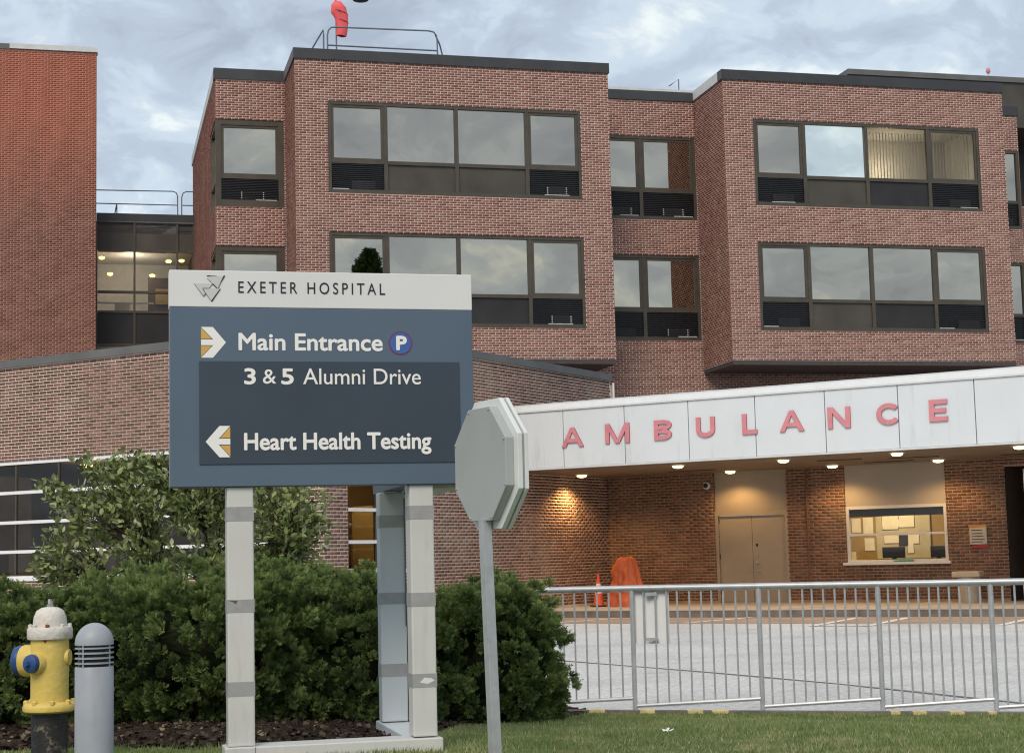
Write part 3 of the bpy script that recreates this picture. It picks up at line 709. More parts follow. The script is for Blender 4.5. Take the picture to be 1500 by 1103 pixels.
# strip windows: white transoms, tinted panes
for z, hgt in ((3.50, 0.075), (2.88, 0.065), (2.265, 0.065), (1.66, 0.065), (1.12, 0.085)):
    box('transom', WHITE, lb, -13.0, -0.56, 0.015, 0.10, z - hgt / 2, z + hgt / 2)
    box('transom', WHITE, lb, -0.10, -0.015, 0.76, 2.61, z - hgt / 2, z + hgt / 2)
box('sill', WHITE, lb, -13.0, -0.54, -0.04, 0.012, 1.06, 1.13); box('sill', WHITE, lb, -0.013, 0.04, 0.74, 2.63, 1.06, 1.13)
zr = (1.16, 1.66, 2.265, 2.88, 3.47)
for j in range(4):
    z0, z1 = zr[j] + 0.03, zr[j + 1] - 0.03
    for k in range(10):
        u0 = -13.0 + k * 1.244
        box('pane', CLEAR_W, lb, u0 + 0.03, u0 + 1.214, 0.05, 0.058, z0, z1)
    for k in range(11):
        u0 = -13.0 + k * 1.244
        if 0 < k < 10: box('mullion', FRAME, lb, u0 - 0.02, u0 + 0.02, 0.03, 0.09, z0, z1)
    for k in range(2): box('pane', CLEAR_W, lb, -0.062, -0.054, 0.78 + k * 0.92, 0.78 + k * 0.92 + 0.90, z0, z1)
    box('mullion', FRAME, lb, -0.09, -0.03, 1.665, 1.695, z0, z1)
# room inside
box('room_floor', INT_BROWN, lb, -12.9, -0.12, 0.12, 5.0, 0.5, 0.6); box('room_ceiling', INT_DARK, lb, -12.9, -0.12, 0.12, 5.0, 3.56, 3.66)
box('room_wall', INT_BROWN, lb, -12.9, -0.12, 5.0, 5.1, 0.5, 3.6); box('room_wall', INT_TAN, lb, -2.6, -2.5, 1.9, 5.0, 0.6, 3.0)
box('room_wall', INT_DARK, lb, -7.2, -6.6, 2.2, 2.9, 0.6, 3.0); box('cupboard', INT_TAN, lb, -1.5, -0.85, 2.9, 3.3, 0.7, 2.4); box('cupboard', INT_DARK, lb, -2.3, -1.55, 2.6, 2.9, 0.7, 2.1)
box('shelf', WHITE, lb, -2.2, -1.2, 2.2, 2.5, 2.02, 2.05); box('bench', BINM, lb, -9.5, -7.4, 1.2, 1.9, 0.7, 1.7); box('room_wall', INT_PALE, lb, -10.4, -8.6, 3.5, 3.6, 0.6, 2.6)
for k, (u, w_) in enumerate(((-0.9, 1.5), (-1.6, 2.3), (-0.8, 3.2), (-4.5, 2.0), (-8.2, 2.2))):
    G().lathe([(0.14, 0.03), (0.14, -0.02), (0.10, -0.04)], 14, Matrix.Translation((u, w_, 3.52))).build('ceiling_lamp', LAMP, lb)
point_light('room_light', (-1.0, 1.9, 3.2), 80, (1.0, 0.76, 0.40), lb, 0.2); point_light('room_light', (-7.6, 1.8, 3.2), 30, (1.0, 0.78, 0.5), lb, 0.2)
# grey double door with panel above
EW = 11.06
box('door_overpanel', DOORM, lb, 2.79, 4.56, EW + 0.05, EW + 0.12, 2.24, 3.30)
box('door_frame', DOORM, lb, 2.79, 4.56, EW + 0.01, EW + 0.12, 2.13, 2.238); box('door_frame', DOORM, lb, 2.79, 2.86, EW + 0.01, EW + 0.12, 0.15, 2.128); box('door_frame', DOORM, lb, 4.49, 4.56, EW + 0.01, EW + 0.12, 0.15, 2.128)
for k, (l, r) in enumerate(((2.866, 3.672), (3.680, 4.484))):
    d = box('door', DOORM, lb, l, r, EW + 0.055, EW + 0.10, 0.165, 2.12, bevel=0.004)
    for z in (0.35, 1.15, 1.95): box('hinge', BLACKP, d, (l - 0.004 if k == 0 else r - 0.014), (l + 0.014 if k == 0 else r + 0.004), EW + 0.045, EW + 0.054, z, z + 0.11)
    if k:
        G().lathe([(0.035, 0), (0.035, 0.02), (0.02, 0.03), (0.02, 0.05), (0.032, 0.065), (0.02, 0.085)], 14, Matrix.Translation((3.78, EW + 0.055, 1.05)) @ Matrix.Rotation(R(90), 4, 'X')).build('handle', STEEL, d)
        G().lathe([(0.03, 0), (0.03, 0.015)], 14, Matrix.Translation((3.78, EW + 0.055, 1.22)) @ Matrix.Rotation(R(90), 4, 'X')).build('lock', STEEL, d)
        box('pull_plate', STEEL, d, 3.76, 3.87, EW + 0.045, EW + 0.054, 0.86, 0.90); box('view_slot', BLACKP, d, 3.76, 3.81, EW + 0.05, EW + 0.054, 1.42, 1.48)
# reception window with pale panel above, lit room behind
box('window_overpanel', STUCCO, lb, 5.93, 8.18, EW + 0.03, EW + 0.12, 2.24, 3.30)
rw = thing_part = G()
for a in ((5.93, 6.0, 0.99, 2.238), (8.11, 8.18, 0.99, 2.238), (6.0, 8.11, 2.168, 2.238), (6.0, 8.11, 0.99, 1.06), (6.0, 8.11, 1.585, 1.635)): rw.box(a[0], a[1], EW + 0.02, EW + 0.10, a[2], a[3])
rw = rw.build('window', FASCW, lb)
box('sill', WHITE, rw, 5.86, 8.24, EW - 0.10, EW + 0.018, 0.955, 1.01)
box('pane', CLEAR, rw, 6.0, 8.11, EW + 0.05, EW + 0.056, 1.06, 1.585); box('pane', CLEAR, rw, 6.0, 8.11, EW + 0.05, EW + 0.056, 1.635, 2.168)
box('roller_blind', LOUV, rw, 6.0, 8.11, EW + 0.09, EW + 0.12, 2.00, 2.168)
RB = EW + 2.6
G().add([(4.2, EW + 0.18, 0.4), (8.5, EW + 0.18, 0.4), (8.5, RB, 0.4), (4.2, RB, 0.4), (4.2, EW + 0.18, 2.9), (8.5, EW + 0.18, 2.9), (8.5, RB, 2.9), (4.2, RB, 2.9)],
        [(0, 1, 2, 3), (7, 6, 5, 4), (1, 5, 6, 2), (2, 6, 7, 3), (3, 7, 4, 0)]).build('room_lining', INT_TAN, lb)
box('counter', INT_BROWN, lb, 5.9, 8.3, EW + 0.3, EW + 0.9, 0.45, 0.98)
point_light('reception_light', (6.2, EW + 1.0, 2.7), 105, (1.0, 0.80, 0.46), lb, 0.25)
# dark recessed doorway at the right
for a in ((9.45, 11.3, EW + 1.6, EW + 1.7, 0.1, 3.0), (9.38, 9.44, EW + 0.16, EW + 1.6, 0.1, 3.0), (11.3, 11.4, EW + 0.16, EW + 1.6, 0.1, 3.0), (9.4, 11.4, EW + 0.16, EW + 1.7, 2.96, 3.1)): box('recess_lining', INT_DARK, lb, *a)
box('recess_floor', CONC, lb, 9.4, 11.4, EW, EW + 1.6, 0.05, 0.149)
# corner piers of brick between door and window stand slightly proud
G().tube([(5.05, EW - 0.03, 0.2), (5.05, EW - 0.03, 3.1)], 0.022).build('conduit', BRICK_LOW, lb)

# ================================================================== ambulance canopy
ca = thing('ambulance_canopy', 'white panelled canopy fascia with faded red letters over the ambulance entrance', 'canopy', LBO, LBY)
FW, U1 = 6.59, 13.08
js = [-0.105 + 1.4650 * k for k in range(10)]
for k in range(9):
    l = max(js[k], 0.012) + 0.008; r = js[k + 1] - 0.008
    box('fascia_panel', FASC, ca, l, r, FW, FW + 0.06, 3.185, 4.39, bevel=0.006)
box('fascia_backing', JOINT, ca, 0.012, U1, FW + 0.05, FW + 0.16, 3.17, 4.40)
box('bottom_trim', FASCW, ca, 0.012, U1 + 0.02, FW - 0.012, FW + 0.17, 3.150, 3.182)
box('top_trim', FASCW, ca, 0.012, U1 + 0.02, FW - 0.03, FW + 0.10, 4.393, 4.425)
G().prism([(0.012, FW - 0.02, 4.427), (0.012, FW + 0.30, 4.427), (0.012, FW + 0.30, 4.60), (0.012, FW + 0.06, 4.545)], (U1, 0, 0)).build('roof_edge', FASCW, ca)
box('roof', ROOFM, ca, 0.012, U1, FW + 0.3, 11.3, 4.25, 4.46)
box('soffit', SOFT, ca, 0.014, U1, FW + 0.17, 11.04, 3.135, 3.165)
box('fascia_panel', FASC, ca, U1, U1 + 0.06, FW + 0.07, 11.0, 3.185, 4.39)
for (u, w_, l, a) in ((2.9, 9.6, 1.1, 0), (6.8, 8.4, 0.9, 10), (7.3, 10.0, 1.1, -6), (8.2, 8.9, 1.0, 4), (10.2, 9.7, 0.9, -4)):
    c_, s_ = math.cos(R(a)), math.sin(R(a))
    G().prism([(u - l / 2 * c_, w_ - l / 2 * s_, 3.120), (u + l / 2 * c_, w_ + l / 2 * s_, 3.120), (u + l / 2 * c_ - 0.12 * s_, w_ + l / 2 * s_ + 0.12 * c_, 3.120), (u - l / 2 * c_ - 0.12 * s_, w_ - l / 2 * s_ + 0.12 * c_, 3.120)], (0, 0, 0.013)).build('soffit_vent', SOFF, ca)
box('column', STUCCO, ca, 10.86, 11.16, 7.3, 7.6, 0.15, 3.134, bevel=0.01)
# ================================================================== lettering
def text_parts(s, bold=0.0, extrude=0.0, spacing=1.0):
    """letters of a string as (verts, faces) pieces, cap height 1, baseline 0"""
    cu = bpy.data.curves.new('text', 'FONT'); cu.body = s; cu.size = 1.0; cu.offset = bold; cu.extrude = extrude; cu.space_character = spacing; cu.resolution_u = 6
    o = bpy.data.objects.new('text', cu); COL.objects.link(o)
    dg = bpy.context.evaluated_depsgraph_get(); dg.update()
    me = bpy.data.meshes.new_from_object(o.evaluated_get(dg))
    V = np.array([v.co[:] for v in me.vertices]); Fs = [tuple(p.vertices) for p in me.polygons]; E = [tuple(e.vertices) for e in me.edges]
    bpy.data.objects.remove(o); bpy.data.curves.remove(cu); bpy.data.meshes.remove(me)
    par = list(range(len(V)))
    def fd(a):
        while par[a] != a: par[a] = par[par[a]]; a = par[a]
        return a
    for a, b in E: par[fd(a)] = fd(b)
    key = np.round(V, 5); d = {}
    for i, q in enumerate(map(tuple, key)):
        if q in d: par[fd(i)] = fd(d[q])
        else: d[q] = i
    comp = {}
    for i in range(len(V)): comp.setdefault(fd(i), []).append(i)
    cs = sorted(([min(V[i][0] for i in c), max(V[i][0] for i in c), set(c)] for c in comp.values()), key=lambda q: q[0])
    out = []
    for c in cs:
        if out and c[0] < out[-1][1] - 0.35 * min(c[1] - c[0], out[-1][1] - out[-1][0]): out[-1][1] = max(out[-1][1], c[1]); out[-1][2] |= c[2]
        else: out.append(c)
    res = []
    for l, r, ids in out:
        idx = sorted(ids); mp = {a: k for k, a in enumerate(idx)}
        res.append((V[idx], [tuple(mp[a] for a in f) for f in Fs if f[0] in ids]))
    return res, V[:, 0].min(), V[:, 0].max()
CAP = None
def lettering(parent, s, x0, x1, z0, cap, y, m, bold=0.0, extrude=0.0, name='letter', msides=None, spacing=1.0, heavy=0.0):
    """a line of letters on the plane y of the parent, between x0 and x1, baseline z0, capital height cap"""
    global CAP
    if CAP is None: CAP = max(v[1] for v in text_parts('H')[0][0][0])
    pcs, a, b = text_parts(s, bold, extrude, spacing)
    sx = (x1 - x0) / (b - a); sz = cap / CAP
    sh = [(0, 0)] if heavy <= 0 else [(0, 0)] + [(heavy * math.cos(R(45 * k)), heavy * math.sin(R(45 * k))) for k in range(8)]
    for V, F1 in pcs:
        vs = []; Fs = []
        for k, (ox, oz) in enumerate(sh):
            b_ = len(vs); vs += [(x0 + (v[0] - a) * sx + ox, y - v[2] - 0.00015 * k, z0 + v[1] * sz + oz) for v in V]; Fs += [tuple(q + b_ for q in f) for f in F1]
        me = bpy.data.meshes.new(name); me.from_pydata(vs, [], Fs); me.update(); me.materials.append(m)
        if msides is not None:
            me.materials.append(msides)
            for p in me.polygons: p.material_index = 0 if abs(p.normal.y) > 0.7 else 1
        link(name, me, m, parent)
def arc(cx, cz, rx, rz, a0, a1, n=14): return [(cx + rx * math.cos(R(a0 + (a1 - a0) * k / n)), cz + rz * math.sin(R(a0 + (a1 - a0) * k / n))) for k in range(n + 1)]
def block_letter(ch, w, h, t):
    """plain grotesque capital as strips of quads: a list of outlines (each a list of (x, z)), together one letter"""
    q = []
    def bar(x0, x1, z0, z1): q.append([(x0, z0), (x1, z0), (x1, z1), (x0, z1)])
    def band(outer, inner):
        for k in range(len(outer) - 1): q.append([outer[k], outer[k + 1], inner[k + 1], inner[k]])
    if ch == 'A':
        m = w / 2; s = t * 1.08
        q.append([(0, 0), (s, 0), (m + s * 0.42, h), (m - s * 0.42, h)]); q.append([(w - s, 0), (w, 0), (m + s * 0.42, h), (m - s * 0.42, h)]); bar(w * 0.24, w * 0.76, h * 0.22, h * 0.22 + t * 0.82)
    elif ch == 'M':
        bar(0, t, 0, h); bar(w - t, w, 0, h); q.append([(0, h), (t * 1.05, h), (w / 2 + t * 0.45, 0), (w / 2 - t * 0.45, 0)]); q.append([(w, h), (w - t * 1.05, h), (w / 2 - t * 0.45, 0), (w / 2 + t * 0.45, 0)])
    elif ch == 'N':
        bar(0, t, 0, h); bar(w - t, w, 0, h); q.append([(0, h), (t * 1.05, h), (w, 0), (w - t * 1.05, 0)])
    elif ch == 'L': bar(0, t, 0, h); bar(t, w, 0, t * 0.9)
    elif ch == 'E':
        bar(0, t, 0, h); bar(t, w, 0, t * 0.9); bar(t, w, h - t * 0.9, h); bar(t, w * 0.92, h * 0.5 - t * 0.42, h * 0.5 + t * 0.42)
    elif ch == 'U':
        bar(0, t, h * 0.38, h); bar(w - t, w, h * 0.38, h); band(arc(w / 2, h * 0.38, w / 2, h * 0.38, 180, 360), arc(w / 2, h * 0.38, w / 2 - t, h * 0.38 - t * 0.9, 180, 360))
    elif ch == 'C':
        band(arc(w * 0.52, h / 2, w * 0.52, h / 2, 38, 322, 26), arc(w * 0.52, h / 2, w * 0.52 - t, h / 2 - t * 0.9, 38, 322, 26))
    elif ch == 'B':
        bar(0, t, 0, h)
        for zc, rz, rr in ((h * 0.745, h * 0.255, w * 0.47), (h * 0.27, h * 0.27, w * 0.52)):
            bar(t, w - rr, zc + rz - t * 0.85, zc + rz); bar(t, w - rr, zc - rz, zc - rz + t * 0.85); band(arc(w - rr, zc, rr, rz, -90, 90), arc(w - rr, zc, rr - t, rz - t * 0.85, -90, 90))
    return q
for ch, l, r, z in (('A', 1.33, 1.86, 3.60), ('M', 2.38, 2.95, 3.62), ('B', 3.52, 3.92, 3.625), ('U', 4.47, 4.885, 3.625), ('L', 5.48, 5.80, 3.63), ('A', 6.28, 6.79, 3.635), ('N', 7.28, 7.74, 3.64), ('C', 8.26, 8.73, 3.645), ('E', 9.29, 9.64, 3.65)):
    g = G()
    for k, pl in enumerate(block_letter(ch, r - l, 0.41, 0.098)):
        ar = sum(pl[i][0] * pl[(i + 1) % 4][1] - pl[(i + 1) % 4][0] * pl[i][1] for i in range(4)); pl = pl if ar > 0 else pl[::-1]
        yo = FW - 0.036 - 0.0006 * (k % 5)
        g.prism([(l + x, yo, z + zz) for x, zz in pl], (0, 0.035, 0))
    me = g.mesh('letter'); me.materials.append(LETR); me.materials.append(LETS)
    for p in me.polygons: p.material_index = 0 if abs(p.normal.y) > 0.7 else 1
    link('letter', me, LETR, ca)

# ================================================================== direction sign
sg = thing('direction_sign', 'tall blue and white hospital direction sign on pale posts', 'sign', (-1.5905, 9.2, 0), 14.0)
YF = -0.14
box('header_panel', SIGNW, sg, -0.305, 1.380, YF, -0.01, 2.699, 2.902, bevel=0.004)
box('body_panel', SIGNBLUE, sg, -0.303, 1.378, YF, -0.012, 1.718, 2.697, bevel=0.004)
dk = box('dark_panel', SIGNDARK, sg, -0.147, 1.298, YF - 0.006, YF + 0.02, 1.838, 2.402, bevel=0.002)
box('side_panel', SIGNBLUE, sg, 1.020, 1.150, -0.008, 1.25, 1.722, 2.695, bevel=0.004); box('side_header', SIGNW, sg, 1.018, 1.152, -0.008, 1.25, 2.699, 2.900, bevel=0.004)
box('bottom_tray', POST, sg, 1.156, 1.374, -0.008, 1.24, 1.700, 1.7195)
Y1 = YF - 0.0015
lettering(sg, 'EXETER HOSPITAL', 0.067, 0.882, 2.780, 0.063, Y1, VINYLK, heavy=0.0003, spacing=1.42)
lettering(sg, 'Main Entrance', 0.069, 0.861, 2.465, 0.090, Y1, VINYLW, heavy=0.0032)
Y2 = YF - 0.0078
lettering(dk, '3', 0.098, 0.155, 2.277, 0.082, Y2, VINYLW, heavy=0.0034); lettering(dk, '&', 0.197, 0.268, 2.279, 0.078, Y2, VINYLW, heavy=0.0008); lettering(dk, '5', 0.300, 0.362, 2.277, 0.082, Y2, VINYLW, heavy=0.0034)
lettering(dk, 'Alumni Drive', 0.417, 1.075, 2.276, 0.086, Y2, VINYLW, heavy=0.0006)
lettering(dk, 'Heart Health Testing', 0.095, 1.126, 1.917, 0.088, Y2, VINYLW, heavy=0.0033)
def flat(parent, name, m, y, *polys):
    for k, pl in enumerate(polys): G().prism([(x, y, z) for x, z in pl], (0, 0.001, 0)).build(name, m, parent)
# right arrow: white head with gold quarters
flat(sg, 'arrow_shape', VINYLW, Y1, [(-0.136, 2.489), (-0.070, 2.489), (-0.136, 2.420), (-0.072, 2.420), (-0.002, 2.5045), (-0.072, 2.589), (-0.136, 2.589), (-0.070, 2.520), (-0.136, 2.520)])
flat(sg, 'arrow_quarter', VINYLY, Y1, [(-0.136, 2.524), (-0.078, 2.524), (-0.136, 2.585)], [(-0.136, 2.424), (-0.078, 2.485), (-0.136, 2.485)])
flat(dk, 'arrow_shape', VINYLW, Y2, [(0.018, 1.946), (-0.044, 1.946), (0.018, 1.877), (-0.040, 1.877), (-0.114, 1.962), (-0.040, 2.047), (0.018, 2.047), (-0.044, 1.978), (0.018, 1.978)])
flat(dk, 'arrow_quarter', VINYLY, Y2, [(0.018, 1.982), (0.018, 2.042), (-0.037, 1.982)], [(0.018, 1.942), (-0.037, 1.942), (0.018, 1.882)])
# parking roundel
ring = lambda r: [(0.965 + r * math.cos(2 * math.pi * k / 40), 2.507 + r * math.sin(2 * math.pi * k / 40)) for k in range(40)]
flat(sg, 'roundel_ring', PRED, Y1, ring(0.067)); flat(sg, 'roundel', PBLUE, Y1 - 0.0015, ring(0.060)); 
lettering(sg, 'P', 0.944, 0.996, 2.472, 0.072, Y1 - 0.003, VINYLW, heavy=0.0048)
# emblem of three overlapping triangles
flat(sg, 'emblem_triangle', VINYLG, Y1, [(-0.172, 2.828), (-0.092, 2.828), (-0.118, 2.757)], [(-0.103, 2.872), (-0.009, 2.872), (-0.044, 2.803)])
flat(sg, 'emblem_triangle', VINYLG, Y1 - 0.001, [(-0.126, 2.802), (-0.030, 2.802), (-0.078, 2.730)])
def stroke(a, b, w0, w1, m=VINYLK):
    a, b = Vector((a[0], a[1])), Vector((b[0], b[1])); n = Vector((-(b - a).y, (b - a).x)).normalized()
    flat(sg, 'emblem_stroke', m, Y1 - 0.0022, [tuple(a - n * w0), tuple(b - n * w1), tuple(b + n * w1), tuple(a + n * w0)])
GREYS = mat('emblem_grey', (0.16, 0.16, 0.17), 0.4)
for a, b, w0, w1, m in (((-0.103, 2.871), (-0.082, 2.872), 0.0022, 0.0016, VINYLK), ((-0.082, 2.872), (-0.050, 2.873), 0.0013, 0.0004, GREYS), ((-0.008, 2.874), (-0.028, 2.836), 0.0038, 0.0020, VINYLK), ((-0.028, 2.836), (-0.042, 2.805), 0.0018, 0.0014, GREYS),
                     ((-0.101, 2.857), (-0.077, 2.832), 0.0012, 0.0012, GREYS), ((-0.172, 2.828), (-0.122, 2.757), 0.0011, 0.0014, GREYS), ((-0.121, 2.758), (-0.108, 2.775), 0.0026, 0.0026, GREYS),
                     ((-0.126, 2.801), (-0.109, 2.772), 0.0022, 0.0020, GREYS), ((-0.109, 2.772), (-0.081, 2.733), 0.0012, 0.0012, GREYS), ((-0.079, 2.730), (-0.031, 2.800), 0.0034, 0.0018, VINYLK),
                     ((-0.126, 2.802), (-0.092, 2.802), 0.0018, 0.0018, GREYS), ((-0.092, 2.803), (-0.073, 2.828), 0.0018, 0.0020, GREYS), ((-0.073, 2.828), (-0.050, 2.804), 0.0026, 0.0022, VINYLK), ((-0.050, 2.803), (-0.034, 2.804), 0.0013, 0.0009, GREYS)):
    stroke(a, b, w0, w1, m)
# posts with grey bands, base frame
def sign_post(x0, x1, y0, y1, z0, bands, m=POST, bev=0.008):
    p = box('post', m, sg, x0, x1, y0, y1, z0, 1.7165, bevel=bev)
    for za, zb in bands: box('band', TAPE, p, x0 - 0.0015, x1 + 0.0015, y0 - 0.0015, y1 + 0.0015, za, zb)
    return p
sign_post(0.0, 0.143, -0.12, 0.02, 0.33, ((1.532, 1.609), (1.041, 1.110), (0.596, 0.672)))
G().prism([(0.004, -0.1225, 1.108), (0.055, -0.1225, 1.104), (0.043, -0.1225, 1.086), (0.028, -0.1225, 1.098)], (0, 0.001, 0)).build('torn_band_edge', STOPDK, sg)
pr_ = sign_post(1.005, 1.140, -0.12, 0.02, 0.335, ((1.525, 1.600), (1.044, 1.119), (0.602, 0.676)))
G().prism([(1.045, -0.1225, 0.628), (1.07, -0.1225, 0.655), (1.11, -0.1225, 0.650), (1.128, -0.1225, 0.638), (1.09, -0.1225, 0.620)], (0, 0.001, 0)).build('torn_band_edge', SIGNW, sg)
sign_post(0.995, 1.155, 0.86, 0.98, 0.33, ((1.50, 1.575), (1.035, 1.105), (0.60, 0.676)), POSTB)
box('hinge_strip', STOPDK, sg, 1.147, 1.153, 0.852, 0.858, 0.9, 1.68)
box('base_rail', POST, sg, -0.02, 1.165, -0.15, 0.06, 0.235, 0.329, bevel=0.006); box('base_rail', POSTB, sg, 0.985, 1.163, 0.062, 1.05, 0.230, 0.325, bevel=0.006)
box('seam', STOPDK, sg, 0.14, 0.143, -0.1515, -0.149, 0.24, 0.328)

# ================================================================== stop sign seen from behind
ss = thing('stop_sign', 'grey back of an octagonal stop sign on a square steel post', 'sign', (-0.125, 8.22, 0.30), 0.0)
THETA = 62.0
def octo(ap, d):
    """octagon of apothem ap in the sign plane, pushed back by d along the sign's depth"""
    pts = []
    a = R(THETA); e = Vector((math.cos(a), -math.sin(a), 0)); dv_ = Vector((math.sin(a), math.cos(a), 0))
    for k in range(8):
        t = R(22.5 + 45 * k); r = ap / math.cos(R(22.5))
        pts.append(Vector((-0.045, 0, 1.458)) + e * (r * math.cos(t)) + Vector((0, 0, 1)) * (r * math.sin(t)) + dv_ * d)
    return pts
a = R(THETA); DV = Vector((math.sin(a), math.cos(a), 0))
G().prism(octo(0.277, 0.0), DV * 0.045).build('rear_box', STOPM, ss, bevel=0.003)
G().prism(octo(0.318, 0.0455), DV * 0.026).build('rear_plate', STOPEDGE, ss, bevel=0.003)
G().prism(octo(0.312, 0.072), DV * 0.011).build('edge_seal', TAPE, ss)
G().prism(octo(0.320, 0.0835), DV * 0.018).build('front_rim', STOPEDGE, ss, bevel=0.002)
G().prism(octo(0.305, 0.102), DV * 0.004).build('face', REDF, ss)
G().prism([(-0.058, -0.006, 1.19), (-0.034, -0.048, 1.19), (0.008, -0.024, 1.19), (-0.016, 0.018, 1.19)], (0.028, 0, -1.25)).build('post', GALV, ss, bevel=0.002)

for k in range(8):
    q = octo(0.262, -0.002)[k]; G().lathe([(0.006, 0), (0.005, 0.003), (0.002, 0.004)], 8, Matrix.Translation(q) @ Vector((-math.sin(a), -math.cos(a), 0)).to_track_quat('Z', 'Y').to_matrix().to_4x4()).build('rivet', GALV, ss)
# ================================================================== fire hydrant
fh = thing('fire_hydrant', 'yellow fire hydrant with white bonnet and blue outlet caps', 'hydrant', (-2.605, 9.40, 0.29), 0.0)
HY = mat('hydrant_yellow', (0.68, 0.51, 0.13), 0.5, var=0.07, scale=9, bump=0.25, bscale=30, dirt=(0.72, 0.64, 0.40), dirtamt=0.5, dscale=13)
HW = mat('hydrant_white', (0.66, 0.63, 0.57), 0.55, var=0.10, scale=18, bump=0.3, bscale=40, dirt=(0.36, 0.20, 0.12), dirtamt=0.55, dscale=9)
HB = mat('hydrant_blue', (0.030, 0.075, 0.22), 0.45, var=0.15, scale=14)
HK = mat('hydrant_black', (0.025, 0.024, 0.026), 0.55, var=0.3, scale=10, bump=0.2, dirt=(0.30, 0.27, 0.17), dirtamt=0.8, dscale=14)
RUST = mat('rust', (0.22, 0.08, 0.035), 0.9, var=0.4, scale=30)
G().lathe([(0.098, -0.06), (0.098, 0.235)], 28).build('standpipe', HK, fh)
G().lathe([(0.125, 0.222), (0.143, 0.232), (0.146, 0.250), (0.140, 0.266), (0.128, 0.276), (0.104, 0.280)], 28).build('base_flange', HY, fh)
for k in range(8):
    t = R(22 + 45 * k); G().lathe([(0.016, 0), (0.016, 0.016), (0.008, 0.022)], 6, Matrix.Translation((0.126 * math.cos(t), 0.126 * math.sin(t), 0.270))).build('bolt', HY, fh)
G().lathe([(0.103, 0.276), (0.103, 0.40), (0.105, 0.46), (0.105, 0.56), (0.103, 0.628)], 32).build('barrel', HY, fh)
bo = G().lathe([(0.119, 0.622), (0.124, 0.632), (0.124, 0.676), (0.118, 0.688), (0.092, 0.692), (0.092, 0.710), (0.088, 0.745), (0.074, 0.778), (0.046, 0.795), (0.020, 0.799)], 32).build('bonnet', HW, fh)
for k in range(8):
    t = R(8 + 45 * k); G().lathe([(0.012, 0), (0.012, 0.014), (0.006, 0.018)], 6, Matrix.Translation((0.107 * math.cos(t), 0.107 * math.sin(t), 0.688))).build('bolt', RUST if k == 6 else HW, bo)
G().lathe([(0.019, 0.797), (0.019, 0.812), (0.013, 0.814), (0.013, 0.836), (0.009, 0.842)], 5).build('operating_nut', STEEL, bo)
def outlet(ang, zc, rn, rc, ln, lc, capm):
    M = Matrix.Translation((0, 0, zc)) @ Matrix.Rotation(R(ang), 4, 'Z') @ Matrix.Rotation(R(90), 4, 'Y')
    nz = G().lathe([(rn * 1.02, 0.075), (rn * 1.02, ln * 0.9), (rn * 0.94, ln)], 24, M).build('nozzle', HY, fh)
    if capm:
        G().lathe([(rc, ln - 0.004), (rc * 1.03, ln + lc * 0.3), (rc * 0.96, ln + lc * 0.75), (rc * 0.62, ln + lc), (rc * 0.30, ln + lc * 1.02)], 24, M).build('outlet_cap', capm, nz)
        G().lathe([(0.017, ln + lc), (0.015, ln + lc + 0.024)], 5, M).build('cap_nut', capm, nz)
outlet(-118, 0.495, 0.060, 0.050, 0.130, 0.036, HB); outlet(-190, 0.505, 0.086, 0.082, 0.162, 0.046, HB); outlet(-2, 0.520, 0.046, 0.046, 0.113, 0.014, None)
G().prism([(-0.012, -0.1045, 0.625), (0.014, -0.1045, 0.625), (0.003, -0.1055, 0.602)], (0, -0.0015, 0)).build('rust_streak', RUST, fh)

# ================================================================== bollard light
bl = thing('bollard_light', 'grey dome-topped bollard lamp with slotted head beside the hydrant', 'bollard', (-2.232, 8.9, 0.28), 0.0)
BOLM = mat('bollard_paint', (0.335, 0.36, 0.40), 0.45, var=0.07, scale=6, spec=0.4, dirt=(0.25, 0.26, 0.275), dirtamt=0.45, dscale=9, streak=(1.4, 1.4, 0.2))
G().lathe([(0.100, -0.05), (0.100, 0.500), (0.097, 0.505)], 40).build('shaft', BOLM, bl)
G().lathe([(0.078, 0.49), (0.078, 0.63)], 32).build('lamp_core', BLACKP, bl)
for z in (0.523, 0.549, 0.575, 0.601): G().lathe([(0.080, z - 0.004), (0.1005, z - 0.003), (0.1005, z + 0.003), (0.080, z + 0.007)], 40).build('ring', BOLM, bl)
for k in range(4):
    t = R(-112 + 90 * k); G().tube([(0.096 * math.cos(t), 0.096 * math.sin(t), 0.49), (0.096 * math.cos(t), 0.096 * math.sin(t), 0.63)], 0.004, 6).build('rod', BOLM, bl)
G().lathe([(0.094, 0.615), (0.1005, 0.618)] + [(0.1005 * math.cos(R(q)), 0.624 + 0.108 * math.sin(R(q))) for q in range(0, 90, 9)] + [(0.006, 0.7318)], 40).build('dome', BOLM, bl)

